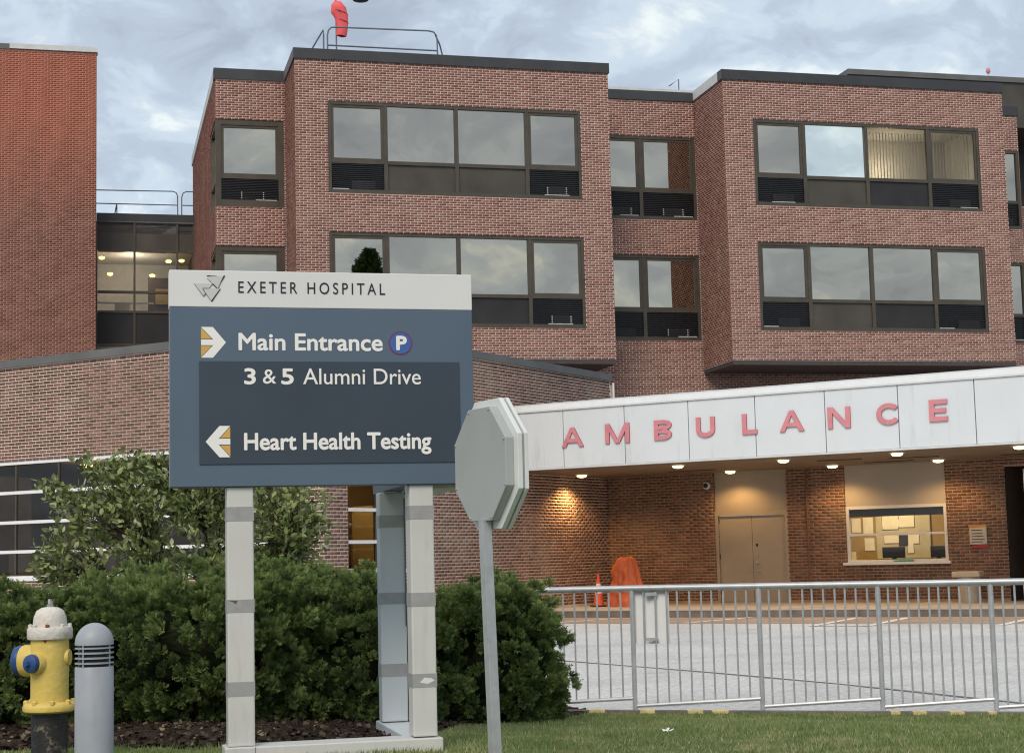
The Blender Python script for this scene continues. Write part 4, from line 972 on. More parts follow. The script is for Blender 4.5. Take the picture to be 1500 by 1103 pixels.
# ================================================================== fence, with plate, kerb
fy = lambda x: 14.38 - 0.32 * x
fn = thing('railing_fence', 'galvanised railing fence of thin pickets along the parking lot', 'fence', (0, 0, 0), 0.0)
px_ = [-0.10, 0.955, 1.965, 2.875, 3.700, 4.62, 5.55, 6.5]
G().tube([(0.17, fy(0.17), 1.017)] + [(x, fy(x), 1.020) for x in px_[1:]], 0.026, 12).build('top_rail', GALV, fn)
for i, x in enumerate(px_):
    if i > 0: G().tube([(x, fy(x), -0.05), (x, fy(x), 1.01)], 0.021, 10).build('post', GALV, fn)
for i in range(len(px_) - 1):
    l, r = px_[i], px_[i + 1]
    zl, zh = 0.055, 0.118
    G().tube([(l + 0.012, fy(l), zl), (r - 0.012, fy(r), zh)], 0.0165, 8).build('bottom_rail', GALV, fn)
    for k in range(1, 11):
        x = l + (r - l) * (k + 0.0) / 11 + random.uniform(-0.004, 0.004); zb = zl + (zh - zl) * k / 11
        if x < 0.17: zt = 0.72
        else: zt = 1.0
        dx = random.uniform(-0.006, 0.006)
        G().tube([(x, fy(x), zb), (x + dx, fy(x), zt)], 0.0085, 6, cap=False).build('picket', GALV, fn)
pl = thing('fence_plate', 'pale grey metal plate fixed behind the fence pickets', 'panel', (0, 0, 0), 0.0)
g = G(); x0, x1 = 0.972, 1.255
g.prism([(x0, fy(x0) + 0.03, 0.565), (x1, fy(x1) + 0.03, 0.560), (x1, fy(x1) + 0.03, 1.005), (x0, fy(x0) + 0.03, 1.005)], (0.002, 0.006, 0)); g.build('plate', WHITE, pl)
g = G(); g.box(1.062, 1.158, fy(1.06) - 0.035, fy(1.06) - 0.012, 0.955, 0.985); g.build('clamp', GALV, pl); g = G(); g.box(1.062, 1.158, fy(1.06) - 0.035, fy(1.06) - 0.012, 0.59, 0.612); g.build('clamp', GALV, pl)
kb = thing('lot_kerb', 'low dark kerb with worn yellow paint marks along the fence foot', 'kerb', (0, 0, 0), 0.0)
def kerb_seg(x0, x1, m, h, nm, off=0.0):
    G().prism([(x0, fy(x0) - 0.16 - off, 0.0), (x1, fy(x1) - 0.16 - off, 0.0), (x1, fy(x1) - 0.06, 0.0), (x0, fy(x0) - 0.06, 0.0)], (0, 0, h)).build(nm, m, kb)
kerb_seg(0.35, 6.5, KERBM, 0.030, 'kerb_stone')
for x0, x1 in ((0.57, 0.70), (0.98, 1.10), (1.36, 1.48), (1.55, 1.68), (2.90, 2.97), (3.06, 3.16), (3.33, 3.43), (3.60, 3.66), (4.05, 4.18)): kerb_seg(x0, x1, YEL, 0.034, 'paint_mark', 0.003)

# ================================================================== ambulance bay objects
def at3(u, w, z=0.15): return at_lb(u, w, z)
lampspots = [(0.46, 9.0, 'warm canopy lamp throwing a glow on the side brick wall, leftmost'), (3.70, 7.27, 'front canopy lamp below the letters B and U'), (3.44, 10.55, 'rear canopy lamp in front of the grey double door'), (6.03, 7.31, 'front canopy lamp below the second letter A'),
             (5.92, 10.4, 'rear canopy lamp left of the reception window panel'), (8.47, 7.05, 'front canopy lamp below the letter C'), (8.29, 10.3, 'rear canopy lamp right of the reception window panel'), (10.83, 6.98, 'front canopy lamp at the far right edge')]
for u, w_, lab in lampspots:
    t = thing('canopy_lamp', lab, 'lamp', at3(u, w_, 3.134), -31.0, 'lamps under the ambulance canopy')
    G().lathe([(0.15, 0.0), (0.150, -0.012), (0.115, -0.020)], 24).build('trim_ring', FASCW, t)
    G().lathe([(0.112, -0.015), (0.110, -0.040), (0.085, -0.060), (0.04, -0.070)], 24).build('lens', LAMP, t)
    point_light('lamp_light', (0, 0, -0.16), 44 if u > 1.3 else 110, (1.0, 0.57, 0.21), t, 0.07, spot=150)
# cone
tcn_ = thing('traffic_cone', 'orange and white traffic cone by the orange cover', 'cone', at3(0.70, 9.2), 10.0)
G().box(-0.17, 0.17, -0.17, 0.17, 0.0, 0.035).build('base', BLACKP, tcn_, bevel=0.01)
prof = lambda z: 0.125 - 0.105 * (z - 0.035) / 0.70
for z0, z1, m in ((0.035, 0.30, CONEO), (0.30, 0.52, WHITE), (0.52, 0.735, CONEO)): G().lathe([(prof(z0), z0), (prof(z1), z1)], 24).build('cone_band', m, tcn_)
# covered equipment
def tarp():
    n, mz_ = 64, 22; V = []; F = []
    for j in range(mz_ + 1):
        t = j / mz_; z = 1.08 - 0.15 * min(1, t / 0.22) ** 2 - 0.93 * max(0, t - 0.14) / 0.86 + 0.02 * math.sin(t * 23)
        hw = 0.03 + 0.22 * min(1, t / 0.22) ** 0.6 + 0.12 * t; hd = 0.03 + 0.17 * min(1, t / 0.22) ** 0.6 + 0.10 * t
        for k in range(n):
            a = 2 * math.pi * k / n; fold = 1 + (0.06 + 0.11 * t) * math.sin(a * 8 + 2.2 * math.sin(a * 2 + 1) + 1.6 * t) * (0.5 + t) + 0.05 * math.sin(a * 15 + 5 * t + math.sin(a * 3))
            skew = 0.30 * max(0, math.cos(a)) * max(0, t - 0.30) + 0.05 * (1 - t)
            hump = 0.06 * math.exp(-((t - 0.25) / 0.12) ** 2) * max(0, -math.cos(a))
            cx_ = 0.022 * math.sin(a * 6.3 + z * 19) + 0.018 * math.sin(a * 11 - z * 31 + 1) + 0.012 * math.sin(a * 3 + z * 47); fold += cx_ * 1.7 * min(1, t * 3)
            V.append((hw * math.cos(a) * fold + skew - hump * 1.5, hd * math.sin(a) * fold, z + 0.02 * math.sin(a * 5) * (1 - t)))
    for j in range(mz_):
        for k in range(n): F.append((j * n + k, j * n + (k + 1) % n, (j + 1) * n + (k + 1) % n, (j + 1) * n + k))
    F.append(tuple(range(n - 1, -1, -1)))
    return V, F
eq = thing('covered_equipment', 'upright equipment hidden under a draped orange tarpaulin', 'covered cart', at3(1.44, 9.1), -31.0)
g = G(); g.smooth = True; g.add(*tarp()); g.build('tarpaulin', TARP, eq)
# bin
bn = thing('litter_bin', 'beige litter bin with pale lid below the wall notice', 'bin', at3(8.76, 10.45), -31.0)
g = G(); g.lathe([(0.20, 0.0), (0.235, 0.52)], 20); g.build('bin_body', BINM, bn)
G().prism([(-0.29, -0.26, 0.52), (0.29, -0.26, 0.52), (0.27, 0.24, 0.52), (-0.27, 0.24, 0.52)], (0.0, 0, 0.12)).build('lid', BINLID, bn, bevel=0.03)
# wall notice with lines of print and a red strip
no = thing('wall_notice', 'pale framed notice with orange top and red strip on the brick wall', 'notice', at3(0, 0, 0), -31.0)
NY = EW - 0.03
box('notice_board', mat('notice_grey', (0.50, 0.48, 0.44), 0.6), no, 8.66, 9.02, NY, NY + 0.025, 1.34, 1.70); box('top_strip', mat('notice_orange', (0.55, 0.26, 0.06), 0.6), no, 8.655, 9.02, NY - 0.002, NY + 0.025, 1.702, 1.755); box('red_strip', REDF, no, 8.70, 9.05, NY - 0.002, NY + 0.02, 1.275, 1.325)
for z in (1.63, 1.56, 1.50, 1.44, 1.385): box('print_line', SOFF, no, 8.70, 8.98 - 0.06 * random.random(), NY - 0.002, NY - 0.0005, z, z + 0.018)
# security camera beside the door
sc_ = thing('security_camera', 'small white dome security camera on the wall above the door', 'camera', at3(2.62, EW - 0.004, 2.84), -31.0)
G().lathe([(0.09, 0), (0.09, 0.03), (0.075, 0.06)], 18, Matrix.Rotation(R(90), 4, 'X')).build('mount', WHITE, sc_); G().lathe([(0.055, 0.06), (0.05, 0.10), (0.02, 0.12)], 18, Matrix.Rotation(R(90), 4, 'X')).build('dome', BLACKP, sc_)
# reception room contents
wbd = thing('whiteboard', 'large pale board with pinned sheets inside the reception window', 'board', at3(0, 0, 0), -31.0)
box('board', BOARDW, wbd, 6.85, 8.15, RB - 0.06, RB - 0.02, 1.05, 2.12, bevel=0.02); wbd.location = at3(-1.12, 0, 0)
for l, r, z0, z1, m in ((7.02, 7.40, 1.74, 2.05, PAPER), (7.42, 7.78, 1.78, 2.07, PAPER), (7.35, 7.55, 1.80, 1.96, WHITE), (7.05, 7.42, 1.42, 1.60, PAPER), (7.50, 7.88, 1.40, 1.62, PAPER), (7.40, 7.62, 1.36, 1.60, PANELD), (7.60, 7.74, 1.18, 1.42, WHITE)):
    box('pinned_sheet', m, wbd, l, r, RB - 0.072 - 0.004 * random.random(), RB - 0.066, z0, z1)
    box('sheet_backing', SOFF, wbd, l - 0.012, r + 0.012, RB - 0.065, RB - 0.061, z0 - 0.02, z1)
for k, (l, r, z0, z1) in enumerate(((6.00, 6.10, 1.62, 2.02), (6.14, 6.36, 1.68, 2.02), (6.42, 6.66, 1.62, 2.03), (6.44, 6.68, 1.26, 1.55), (6.04, 6.22, 1.02, 1.24))):
    tag(box('wall_paper_sheet', PAPER, None, l, r, RB - 0.03, RB - 0.012, z0, z1), ('narrow sheet pinned leftmost inside the reception window', 'upper sheet with dark lower half inside the reception', 'upper sheet beside the pale board inside the reception', 'lower sheet beside the pale board inside the reception', 'lowest sheet at the left inside the reception')[k], 'paper', 'sheets pinned on the reception wall')
    o = bpy.context.scene.objects[-1] if False else None
for o in [o for o in COL.objects if o.name.startswith('wall_paper_sheet')]: o.location = at3(-1.0, 0, 0); o.rotation_euler = (0, 0, R(LBY))
for k, (l, r) in enumerate(((6.54, 7.05), (7.62, 7.97))):
    mo = thing('monitor', ('wide black monitor in the middle of the reception window', 'black monitor at the right of the reception window')[k], 'monitor', at3(0, 0, 0), -31.0, 'monitors on the reception counter')
    box('screen', BLACKP, mo, l, r, EW + 0.55, EW + 0.59, 1.09, 1.33, bevel=0.008); box('stand', BLACKP, mo, (l + r) / 2 - 0.05, (l + r) / 2 + 0.05, EW + 0.57, EW + 0.62, 0.98, 1.12)
tl = box('sill_tray', TEAL, None, 7.0, 7.42, EW - 0.09, EW + 0.0, 1.011, 1.045, bevel=0.006); tl.location = LBO; tl.rotation_euler = (0, 0, R(LBY)); tag(tl, 'small teal tray on the reception window sill', 'tray')

# ================================================================== roof things
def rail_thing(name, label, paths, r=0.022, grp='roof guard rails'):
    t = thing(name, label, 'railing', MBO, MBY, grp)
    for nm, p in paths: G().tube(p, r, 7).build(nm, RAILM, t)
def rnd(pts, w):
    return [(u, w, z) for u, z in pts]
RW_ = 2.4
rail_thing('roof_railing', 'metal guard rail with rounded corners on the roof beside the windsock', [('rail', rnd([(1.25, 15.1), (1.25, 16.5), (1.28, 16.64), (1.36, 16.73), (1.5, 16.75), (4.25, 16.79), (4.40, 16.76), (4.48, 16.66), (4.50, 16.5), (4.51, 15.1)], RW_)), ('mid_rail', rnd([(1.25, 16.20), (4.50, 16.20)], RW_)),
            ('end_rail', [(4.45, RW_, 16.68), (4.62, RW_ + 0.2, 16.45), (4.72, RW_ + 0.3, 16.15), (4.72, RW_ + 0.3, 15.1)]), ('end_rail', [(0.72, RW_ + 0.3, 15.95), (0.98, RW_ + 0.15, 16.40), (1.13, RW_, 16.64), (1.14, RW_, 16.5), (1.13, RW_, 15.1)])], 0.024)
rail_thing('roof_railing', 'thin guard rail on the flat roof of the glazed link', [('rail', rnd([(-5.3, 14.07), (-2.68, 14.10), (-2.56, 14.06), (-2.51, 13.95), (-2.50, 12.9)], 13.0)), ('mid_rail', rnd([(-5.3, 13.61), (-2.5, 13.62)], 13.0)), ('brace', [(-4.55, 13.0, 13.6), (-4.68, 13.0, 12.9)]), ('brace', [(-4.55, 13.0, 13.6), (-4.53, 13.0, 12.9)])], 0.020)
rail_thing('roof_railing', 'short end of guard rail against the brick corner of the glazed link', [('rail', rnd([(-2.37, 12.9), (-2.37, 13.90), (-2.32, 14.05), (-2.22, 14.10), (-1.85, 14.11)], 13.0)), ('mid_rail', rnd([(-2.37, 13.62), (-1.85, 13.62)], 13.0))], 0.020)
rail_thing('roof_ladder_rail', 'small angled ladder rail on the roof between the two bays', [('rail', rnd([(12.28, 15.95), (12.60, 16.18), (12.60, 15.1)], 4.0))], 0.020)
wsk = thing('windsock', 'drooping red windsock on a thin pole above the roof', 'windsock', MBO, MBY)
G().tube([(1.89, 5, 15.1), (1.89, 5, 18.9)], [0.028, 0.022], 7).build('pole', RAILM, wsk)
def sock():
    cen = [(1.74, 18.27, 0.02), (1.78, 18.26, 0.14), (1.87, 18.22, 0.22), (1.96, 18.10, 0.25), (2.04, 17.90, 0.22), (2.06, 17.66, 0.19), (2.05, 17.45, 0.165), (2.03, 17.30, 0.145)]
    g = G(); path = [Vector((a, 4.9, b)) for a, b, _ in cen]; n = 18; vs = []; fs = []
    for i, p in enumerate(path):
        t = (path[min(i + 1, 7)] - path[max(i - 1, 0)]).normalized(); x = Vector((0, 1, 0)); y = t.cross(x)
        for k in range(n):
            a = 2 * math.pi * k / n; rr = cen[i][2] * (1 + 0.08 * math.sin(a * 4 + i))
            vs.append(p + x * math.cos(a) * rr * 0.8 + y * math.sin(a) * rr)
    for i in range(7):
        for k in range(n): fs.append((i * n + k, i * n + (k + 1) % n, (i + 1) * n + (k + 1) % n, (i + 1) * n + k))
    g.smooth = True; return g.add(vs, fs)
sock().build('sock', SOCK, wsk)
for (a, b, r) in ((2.00, 18.03, 0.245), (2.05, 17.76, 0.205)):
    G().tube([(a + r * 1.0 * math.cos(t) * 0.98, 4.9 + r * 0.85 * math.sin(t), b - 0.30 * r * math.cos(t)) for t in [2 * math.pi * k / 20 for k in range(21)]], 0.010, 5, cap=False).build('hoop', LETS, wsk)
G().tube([(1.89, 4.95, 18.42), (1.93, 4.75, 18.15), (1.96, 4.68, 18.0)], 0.012, 5).build('cord', BLACKP, wsk); G().lathe([(0.02, 0), (0.05, 0.05), (0.04, 0.12), (0.01, 0.15)], 10, Matrix.Translation((1.89, 4.92, 17.78))).build('counterweight', BLACKP, wsk)
rb_ = thing('roof_beacon', 'dark round beacon head on an arm beside the windsock pole', 'beacon', MBO, MBY)
G().tube([(2.63, 6.5, 15.1), (2.63, 6.5, 18.95)], 0.02, 6).build('mast', RAILM, rb_) if False else None
G().lathe([(0.05, -0.02), (0.24, 0.03), (0.28, 0.09), (0.27, 0.22), (0.12, 0.32)], 20, Matrix.Translation((2.66, 5.0, 18.47))).build('beacon_head', BLACKP, rb_)
G().tube([(2.66, 5.25, 18.6), (1.89, 5.0, 18.8)], 0.018, 6).build('bracket_arm', RAILM, rb_)
fin = thing('roof_lamp', 'small pink-red obstruction lamp on the right roof edge', 'lamp', MBO, MBY)
G().tube([(23.64, 4.2, 16.78), (23.64, 4.2, 16.98)], 0.02, 6).build('stem', FLASH, fin); G().lathe([(0.04, 0), (0.075, 0.06), (0.06, 0.16), (0.02, 0.20)], 12, Matrix.Translation((23.64, 4.2, 16.96))).build('globe', LETR, fin)
# ================================================================== plants
def rot_to(dirs):
    """one frame per direction: columns side, dir, normal"""
    d = dirs / np.linalg.norm(dirs, axis=1, keepdims=True)
    up = np.where(np.abs(d[:, 2:3]) < 0.9, np.array([[0, 0, 1.0]]), np.array([[1.0, 0, 0]]))
    s = np.cross(d, up); s /= np.linalg.norm(s, axis=1, keepdims=True)
    n = np.cross(s, d)
    a = rng.uniform(0, 2 * np.pi, (len(d), 1)); s2 = s * np.cos(a) + n * np.sin(a); n2 = -s * np.sin(a) + n * np.cos(a)
    return s2, d, n2
def place(tv, tf, pos, dirs, size):
    """copies of a template (axis along +y) at pos along dirs"""
    s, d, n = rot_to(dirs); k = len(pos)
    V = pos[:, None] + size[:, None, None] * (tv[None, :, 0:1] * s[:, None] + tv[None, :, 1:2] * d[:, None] + tv[None, :, 2:3] * n[:, None])
    F = (tf[None] + (np.arange(k) * len(tv))[:, None, None]).reshape(-1, tf.shape[1])
    return V.reshape(-1, 3), F
def spray_template(seed, slim=1.0):
    """short chunky evergreen sprig: a stem with scale-leaved side shoots"""
    r = np.random.default_rng(seed); tv = [(-0.05 * slim, 0, 0), (0.05 * slim, 0, 0), (0.0, 1.0, 0.02)]; tf = [(0, 1, 2)]
    for k in range(7):
        y = 0.12 + 0.72 * k / 7; sgn = -1 if k % 2 else 1; ln = (0.42 - 0.24 * k / 7) * r.uniform(0.8, 1.2); zz = r.uniform(-0.5, 0.5)
        b = len(tv); tv += [(0, y - 0.05, 0), (0.0, y + 0.16 * slim, 0.0), (sgn * ln, y + ln * 0.8, zz * ln)]; tf.append((b, b + 1, b + 2))
    return np.array(tv), np.array(tf)
def lump(d, seed):
    """bumpy radius factor for directions d"""
    r = np.random.default_rng(seed); f = np.zeros(len(d))
    for sc_, am in ((2.2, 0.10), (4.5, 0.13), (9.0, 0.13), (17.0, 0.10)):
        for _ in range(3):
            w = r.normal(size=3) * sc_; f += am / 1.6 * np.sin(d @ w + r.uniform(0, 6.28))
    return 1 + f
def juniper(label, cx, cy, rx, ry, h, n, seed, flat_top=0.0):
    z0 = float(lawn_z(np.array(cx), np.array(cy)))
    t = thing('juniper_bush', label, 'bush', (cx, cy, z0), 0, 'juniper bushes behind the direction sign')
    r = np.random.default_rng(seed)
    nc = n
    d = r.normal(size=(nc * 3, 3)); d /= np.linalg.norm(d, axis=1, keepdims=True)
    d = d[(d[:, 2] > -0.93) & ((d[:, 1] < 0.35) | (r.random(len(d)) < 0.4))][:nc]; nc = len(d)
    e = np.sign(d) * np.abs(d) ** 0.72                        # squarer than an ellipsoid, as clipped bushes are
    cen = e * np.array([rx, ry, h * 0.52]) * (lump(d, seed) * r.uniform(0.80, 1.02, nc) ** 0.8)[:, None]
    cen[:, 2] += h * 0.50
    cen[:, 2] = np.maximum(cen[:, 2], 0.05 + 0.10 * r.random(nc))
    out = d + np.array([0, 0, 0.55]); out /= np.linalg.norm(out, axis=1, keepdims=True)
    ctone = np.clip(r.normal(0.42, 0.17, nc), 0.02, 0.85); m = 30; cr_ = r.uniform(0.036, 0.064, nc)
    q = r.normal(size=(nc, m, 3)); q /= np.linalg.norm(q, axis=2, keepdims=True)
    dirs = (out[:, None] * 0.85 + q * 0.75).reshape(-1, 3)
    pos = (cen[:, None] + (q * 0.55 + out[:, None] * 0.35) * cr_[:, None, None] * r.uniform(0.2, 1.0, (nc, m, 1))).reshape(-1, 3)
    size = (cr_[:, None] * r.uniform(0.75, 1.25, (nc, m))).reshape(-1)
    tone = np.clip(ctone[:, None] + r.normal(0, 0.10, (nc, m)), 0, 1).reshape(-1)
    Vs, Fs, Ts, base = [], [], [], 0
    for k in range(4):
        tv, tf = spray_template(seed * 10 + k, 0.95); idx = np.arange(k, len(pos), 4)
        V, F = place(tv, tf, pos[idx], dirs[idx], size[idx]); Vs.append(V); Fs.append(F + base); base += len(V)
        Ts.append((tone[idx][:, None] * 0.85 + 0.16 * np.clip(tv[:, 1], 0, 1)[None]).reshape(-1))
    me = fastmesh('foliage', np.concatenate(Vs), np.concatenate(Fs))
    at = me.attributes.new('tone', 'FLOAT', 'POINT'); at.data.foreach_set('value', np.concatenate(Ts).astype(np.float32))
    link('foliage', me, JUN, t, kind='stuff')
    # dark twiggy inside
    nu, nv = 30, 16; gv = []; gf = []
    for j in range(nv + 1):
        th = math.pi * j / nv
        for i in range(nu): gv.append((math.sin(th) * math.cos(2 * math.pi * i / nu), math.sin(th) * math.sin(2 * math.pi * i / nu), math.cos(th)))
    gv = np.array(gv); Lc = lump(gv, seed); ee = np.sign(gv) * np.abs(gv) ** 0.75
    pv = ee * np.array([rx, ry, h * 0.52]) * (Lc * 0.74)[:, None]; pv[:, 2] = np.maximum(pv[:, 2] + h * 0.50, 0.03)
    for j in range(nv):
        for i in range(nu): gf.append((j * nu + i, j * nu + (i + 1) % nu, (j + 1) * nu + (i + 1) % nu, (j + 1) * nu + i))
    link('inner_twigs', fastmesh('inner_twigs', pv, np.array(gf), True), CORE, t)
    for k in range(5):
        a = 2 * math.pi * k / 5 + seed; G().tube([(0.05 * math.cos(a), 0.05 * math.sin(a), -0.05), (0.16 * math.cos(a), 0.14 * math.sin(a), 0.25), (rx * 0.5 * math.cos(a), ry * 0.5 * math.sin(a), h * 0.55)], [0.03, 0.022, 0.01], 6).build('stem', BARK, t)
    return t
juniper('wide dark green juniper bush behind the hydrant, leftmost', -3.75, 12.1, 0.95, 0.75, 0.87, 1750, 11)
juniper('broad juniper bush behind the bollard and left sign post', -2.35, 12.05, 0.98, 0.78, 0.97, 2000, 23)
juniper('juniper bush seen between the two front sign posts', -1.30, 12.25, 0.74, 0.70, 0.97, 1650, 37)
juniper('loose juniper bush behind the stop sign post beside the fence', -0.20, 12.75, 0.50, 0.52, 1.04, 1100, 49)

# ---- broad-leaved shrub
def leaf_template():
    tv = np.array([(0, 0, 0), (-0.25, 0.32, 0.07), (0.25, 0.32, 0.07), (0, 0.34, -0.02), (-0.23, 0.66, 0.05), (0.23, 0.66, 0.05), (0, 0.68, -0.03), (0, 1.0, 0.03)])
    tf = np.array([(0, 3, 1), (0, 2, 3), (1, 3, 6), (1, 6, 4), (3, 2, 5), (3, 5, 6), (4, 6, 7), (6, 5, 7)])
    return tv, tf
def shrub():
    Y0 = 15.2; k = Y0 / 2450.0
    X_ = lambda px: (px - 750) * k * 1.0; 
    lobes = [(300, 770, 165, 85), (240, 720, 85, 55), (130, 742, 62, 45), (95, 800, 60, 50), (205, 685, 62, 32), (155, 690, 30, 18), (240, 668, 26, 18), (180, 668, 26, 20), (72, 712, 26, 18), (430, 760, 62, 75), (380, 730, 80, 50), (300, 690, 70, 40), (70, 830, 34, 25), (120, 672, 22, 12), (330, 820, 150, 40)]
    base = Vector((X_(290), Y0 + 0.1, 0.05))
    t = thing('broadleaf_shrub', 'loose light green broad-leaved shrub in front of the strip windows', 'shrub', base, 0)
    r = np.random.default_rng(5); tips = []
    hz = lambda px: 816 + 0.0242 * (750 - px)
    area = np.array([a * b for _, _, a, b in lobes]); cnt = (area / area.sum() * 1350).astype(int) + 5
    for (cx, cy, a, b), c in zip(lobes, cnt):
        q = r.normal(size=(c, 3)); q /= np.linalg.norm(q, axis=1, keepdims=True); q *= r.uniform(0.25, 1.0, (c, 1)) ** 0.45
        px = cx + q[:, 0] * a; py = cy + q[:, 1] * b
        tips.append(np.stack([X_(px), Y0 + q[:, 2] * min(1.0, a * k * 0.8), 1.30 + (hz(px) - py) * k], 1))
    tips = np.concatenate(tips) - np.array(base)
    # limbs
    stems = []
    for i in range(9):
        a = r.uniform(-1, 1); tgt = np.array([a * 1.05, r.uniform(-0.4, 0.4), r.uniform(1.0, 1.7)])
        mid = tgt * np.array([0.35, 0.4, 0.5]) + r.normal(size=3) * 0.05
        G().tube([(0.05 * a, 0, 0), tuple(mid), tuple(tgt)], [0.028, 0.018, 0.007], 6).build('limb', BARK, t); stems += [mid + (tgt - mid) * f for f in (0, 0.3, 0.6, 0.9)]
    stems = np.array(stems)
    g = G(); lp, ld, ls = [], [], []
    for tp in tips:
        dd = np.linalg.norm((stems - tp) * np.array([1, 1, 1.3]), axis=1) + (stems[:, 2] > tp[2]) * 0.6; s = stems[dd.argmin()]
        v = tp - s; 
        if r.random() < 0.45: g.tube([tuple(s), tuple(s + v * 0.5 + np.array([0, 0, 0.04])), tuple(tp)], [0.006, 0.004, 0.002], 4, cap=False)
        dr = v / (np.linalg.norm(v) + 1e-6) + np.array([0, 0, 0.45]); dr /= np.linalg.norm(dr); ln = r.uniform(0.16, 0.30)
        m = r.integers(6, 10)
        for j in range(m):
            p = tp - dr * ln * (1 - j / m) + r.normal(size=3) * 0.012; sd_ = r.normal(size=3); sd_ -= dr * sd_.dot(dr); sd_ /= np.linalg.norm(sd_)
            lp.append(p); ld.append(sd_ * 0.9 + dr * 0.7 + np.array([0, 0, r.uniform(-0.25, 0.35)])); ls.append(r.uniform(0.046, 0.088))
    g.build('twig', BARK, t, kind='stuff')
    lp, ld, ls = np.array(lp), np.array(ld), np.array(ls)
    tv, tf = leaf_template(); lead = lp[:, 1] - 0.5 * ls; order = np.argsort(lead - 0.25 * lp[:, 2]); big, rest = order[:300], order[300:]
    V, F = place(tv, tf, lp[rest], ld[rest], ls[rest]); link('leaf_mass', fastmesh('leaf_mass', V, F, True), LEAFM, t, kind='stuff')
    lm = fastmesh('leaf', tv, tf, True); lm.materials.append(LEAFM)
    for i in big:
        o = bpy.data.objects.new('leaf', lm); COL.objects.link(o); o.parent = t; o.location = lp[i]
        o.rotation_mode = 'QUATERNION'; o.rotation_quaternion = Vector(ld[i]).to_track_quat('Y', 'Z'); o.scale = (ls[i],) * 3
shrub()

# ---- grass
n = 420000
x = rng.uniform(-5.2, 5.6, n); y = rng.uniform(7.2, 14.6, n)
keep = (lawn_s(x, y) > 0.19) & ~in_bed(x, y - 0.06) & (np.abs(x) < 0.42 * y + 0.5) & (y > 7.4 + 0.0 * x)
dens = 0.5 + 0.5 * np.sin(x * 2.1 + 1.3 * np.sin(y * 1.7)) * np.sin(y * 2.6 + np.sin(x * 3.3))
keep &= rng.random(n) < 0.55 + 0.45 * dens
x, y, dens = x[keep], y[keep], dens[keep]; n = len(x)
hgt = rng.uniform(0.014, 0.038, n) * (0.75 + 0.5 * dens); a = rng.uniform(0, 2 * np.pi, n); wd = rng.uniform(0.0022, 0.0042, n)
z = np.maximum(lawn_z(x, y), 0.01) - 0.004; ln = rng.uniform(0.1, 0.9, n) * hgt; b = rng.uniform(0, 2 * np.pi, n)
V = np.zeros((n, 3, 3)); V[:, 0] = np.stack([x - wd * np.cos(a), y - wd * np.sin(a), z], 1); V[:, 1] = np.stack([x + wd * np.cos(a), y + wd * np.sin(a), z], 1); V[:, 2] = np.stack([x + ln * np.cos(b), y + ln * np.sin(b), z + hgt], 1)
me = fastmesh('lawn_grass', V.reshape(-1, 3), np.arange(3 * n).reshape(-1, 3))
patch = 0.5 + 0.5 * np.sin(x * 3.1 + 2.0 * np.sin(y * 2.3 + 1)) * np.sin(y * 4.7 + 1.6 * np.sin(x * 2.7)); patch2 = 0.5 + 0.5 * np.sin(x * 9.7 + 3 * np.sin(y * 5.1)) * np.sin(y * 12.3 + 2 * np.sin(x * 6.3))
tn = np.clip(0.10 + 0.48 * rng.random(n) + 0.28 * patch * patch2 + 0.16 * patch2 + 0.38 * (rng.random(n) < 0.06 + 0.13 * patch), 0, 1)
at = me.attributes.new('tone', 'FLOAT', 'POINT'); at.data.foreach_set('value', np.repeat(tn, 3).astype(np.float32))
link('lawn_grass', me, GRASS, label='short mown green grass with straw patches on the lawn', cat='grass', kind='stuff')
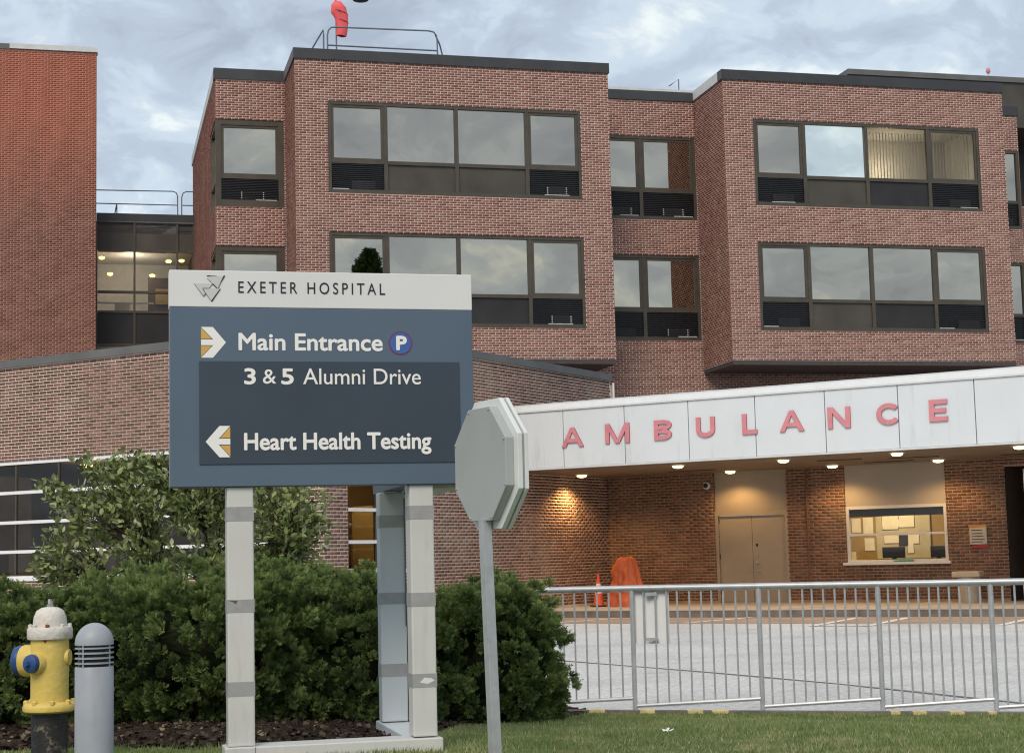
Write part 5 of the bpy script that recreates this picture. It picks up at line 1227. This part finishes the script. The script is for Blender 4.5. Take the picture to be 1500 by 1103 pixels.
# bark chips and dead leaves in the bed
k = 9000; cx_ = rng.uniform(-5.5, 0.4, k); cy_ = rng.uniform(9.6, 13.6, k); ok = in_bed(cx_, cy_); cx_, cy_ = cx_[ok], cy_[ok]; k = len(cx_)
tv = np.array([(-0.35, -0.5, 0), (0.35, -0.5, 0.1), (0.3, 0.5, 0), (-0.3, 0.5, 0.12)]); tf = np.array([(0, 1, 2, 3)])
V, F = place(tv, tf, np.stack([cx_, cy_, np.maximum(lawn_z(cx_, cy_), 0.02) + 0.022 + 0.01 * rng.random(k)], 1), np.stack([rng.normal(size=k), rng.normal(size=k), 0.25 * rng.normal(size=k)], 1), rng.uniform(0.012, 0.040, k))
CHIPM = leafmat('bark_chip', [(0, (0.022, 0.016, 0.012)), (0.5, (0.055, 0.038, 0.027)), (0.85, (0.10, 0.075, 0.055)), (0.96, (0.22, 0.18, 0.12)), (1, (0.30, 0.24, 0.14))], 0.9, 0.0, 0.1)
link('bark_chips', fastmesh('bark_chips', V, F), CHIPM, label='dark bark chips and dead leaves under the hedge', cat='mulch', kind='stuff')
# scrap on the lawn
scp = thing('paper_scrap', 'small crumpled white scrap lying on the lawn', 'litter', (0.82, 9.44, 0.315), 0)
g = G(); rr_ = random.Random(3)
for k in range(5):
    a_ = R(72 * k + 20); l_ = rr_.uniform(0.02, 0.045); g.prism([(0, 0, 0.01), (l_ * math.cos(a_ - 0.4), l_ * math.sin(a_ - 0.4), 0.012 + 0.01 * (k % 2)), (l_ * 1.3 * math.cos(a_), l_ * 1.3 * math.sin(a_), 0.022), (l_ * math.cos(a_ + 0.4), l_ * math.sin(a_ + 0.4), 0.008)], (0, 0, 0.0015))
g.build('crumpled_paper', WHITE, scp)
# ---- conifer across the road behind the viewer: it shows only as a reflection in a pane
cf = thing('conifer_tree', 'dark conifer mirrored in the lower left window pane of the front bay', 'tree', (34.8, -45.4, 0), 0)
H_ = 28.8
G().tube([(0, 0, 0), (0.1, 0, 14), (0, 0, H_)], [0.35, 0.2, 0.03], 8).build('trunk', BARK, cf)
k = 6500; zz = 6 + (H_ - 6) * rng.random(k) ** 0.75; sp_ = (H_ - zz) * 0.58 + 0.05; ang = np.floor(rng.uniform(0, 9, k)) * 0.698 + zz * 2.0 // 1.6 + rng.normal(0, 0.10, k); ra = sp_ * rng.uniform(0.05, 1, k); zz = zz + 0.35 * ra
pos = np.stack([ra * np.cos(ang), ra * np.sin(ang), zz], 1); out = np.stack([np.cos(ang), np.sin(ang), rng.uniform(0.7, 2.2, k)], 1)
tv, tf = spray_template(99, 1.3); V, F = place(tv, tf, pos, out, rng.uniform(0.35, 0.75, k)); link('crown', fastmesh('crown', V, F), JUN, cf, kind='stuff')
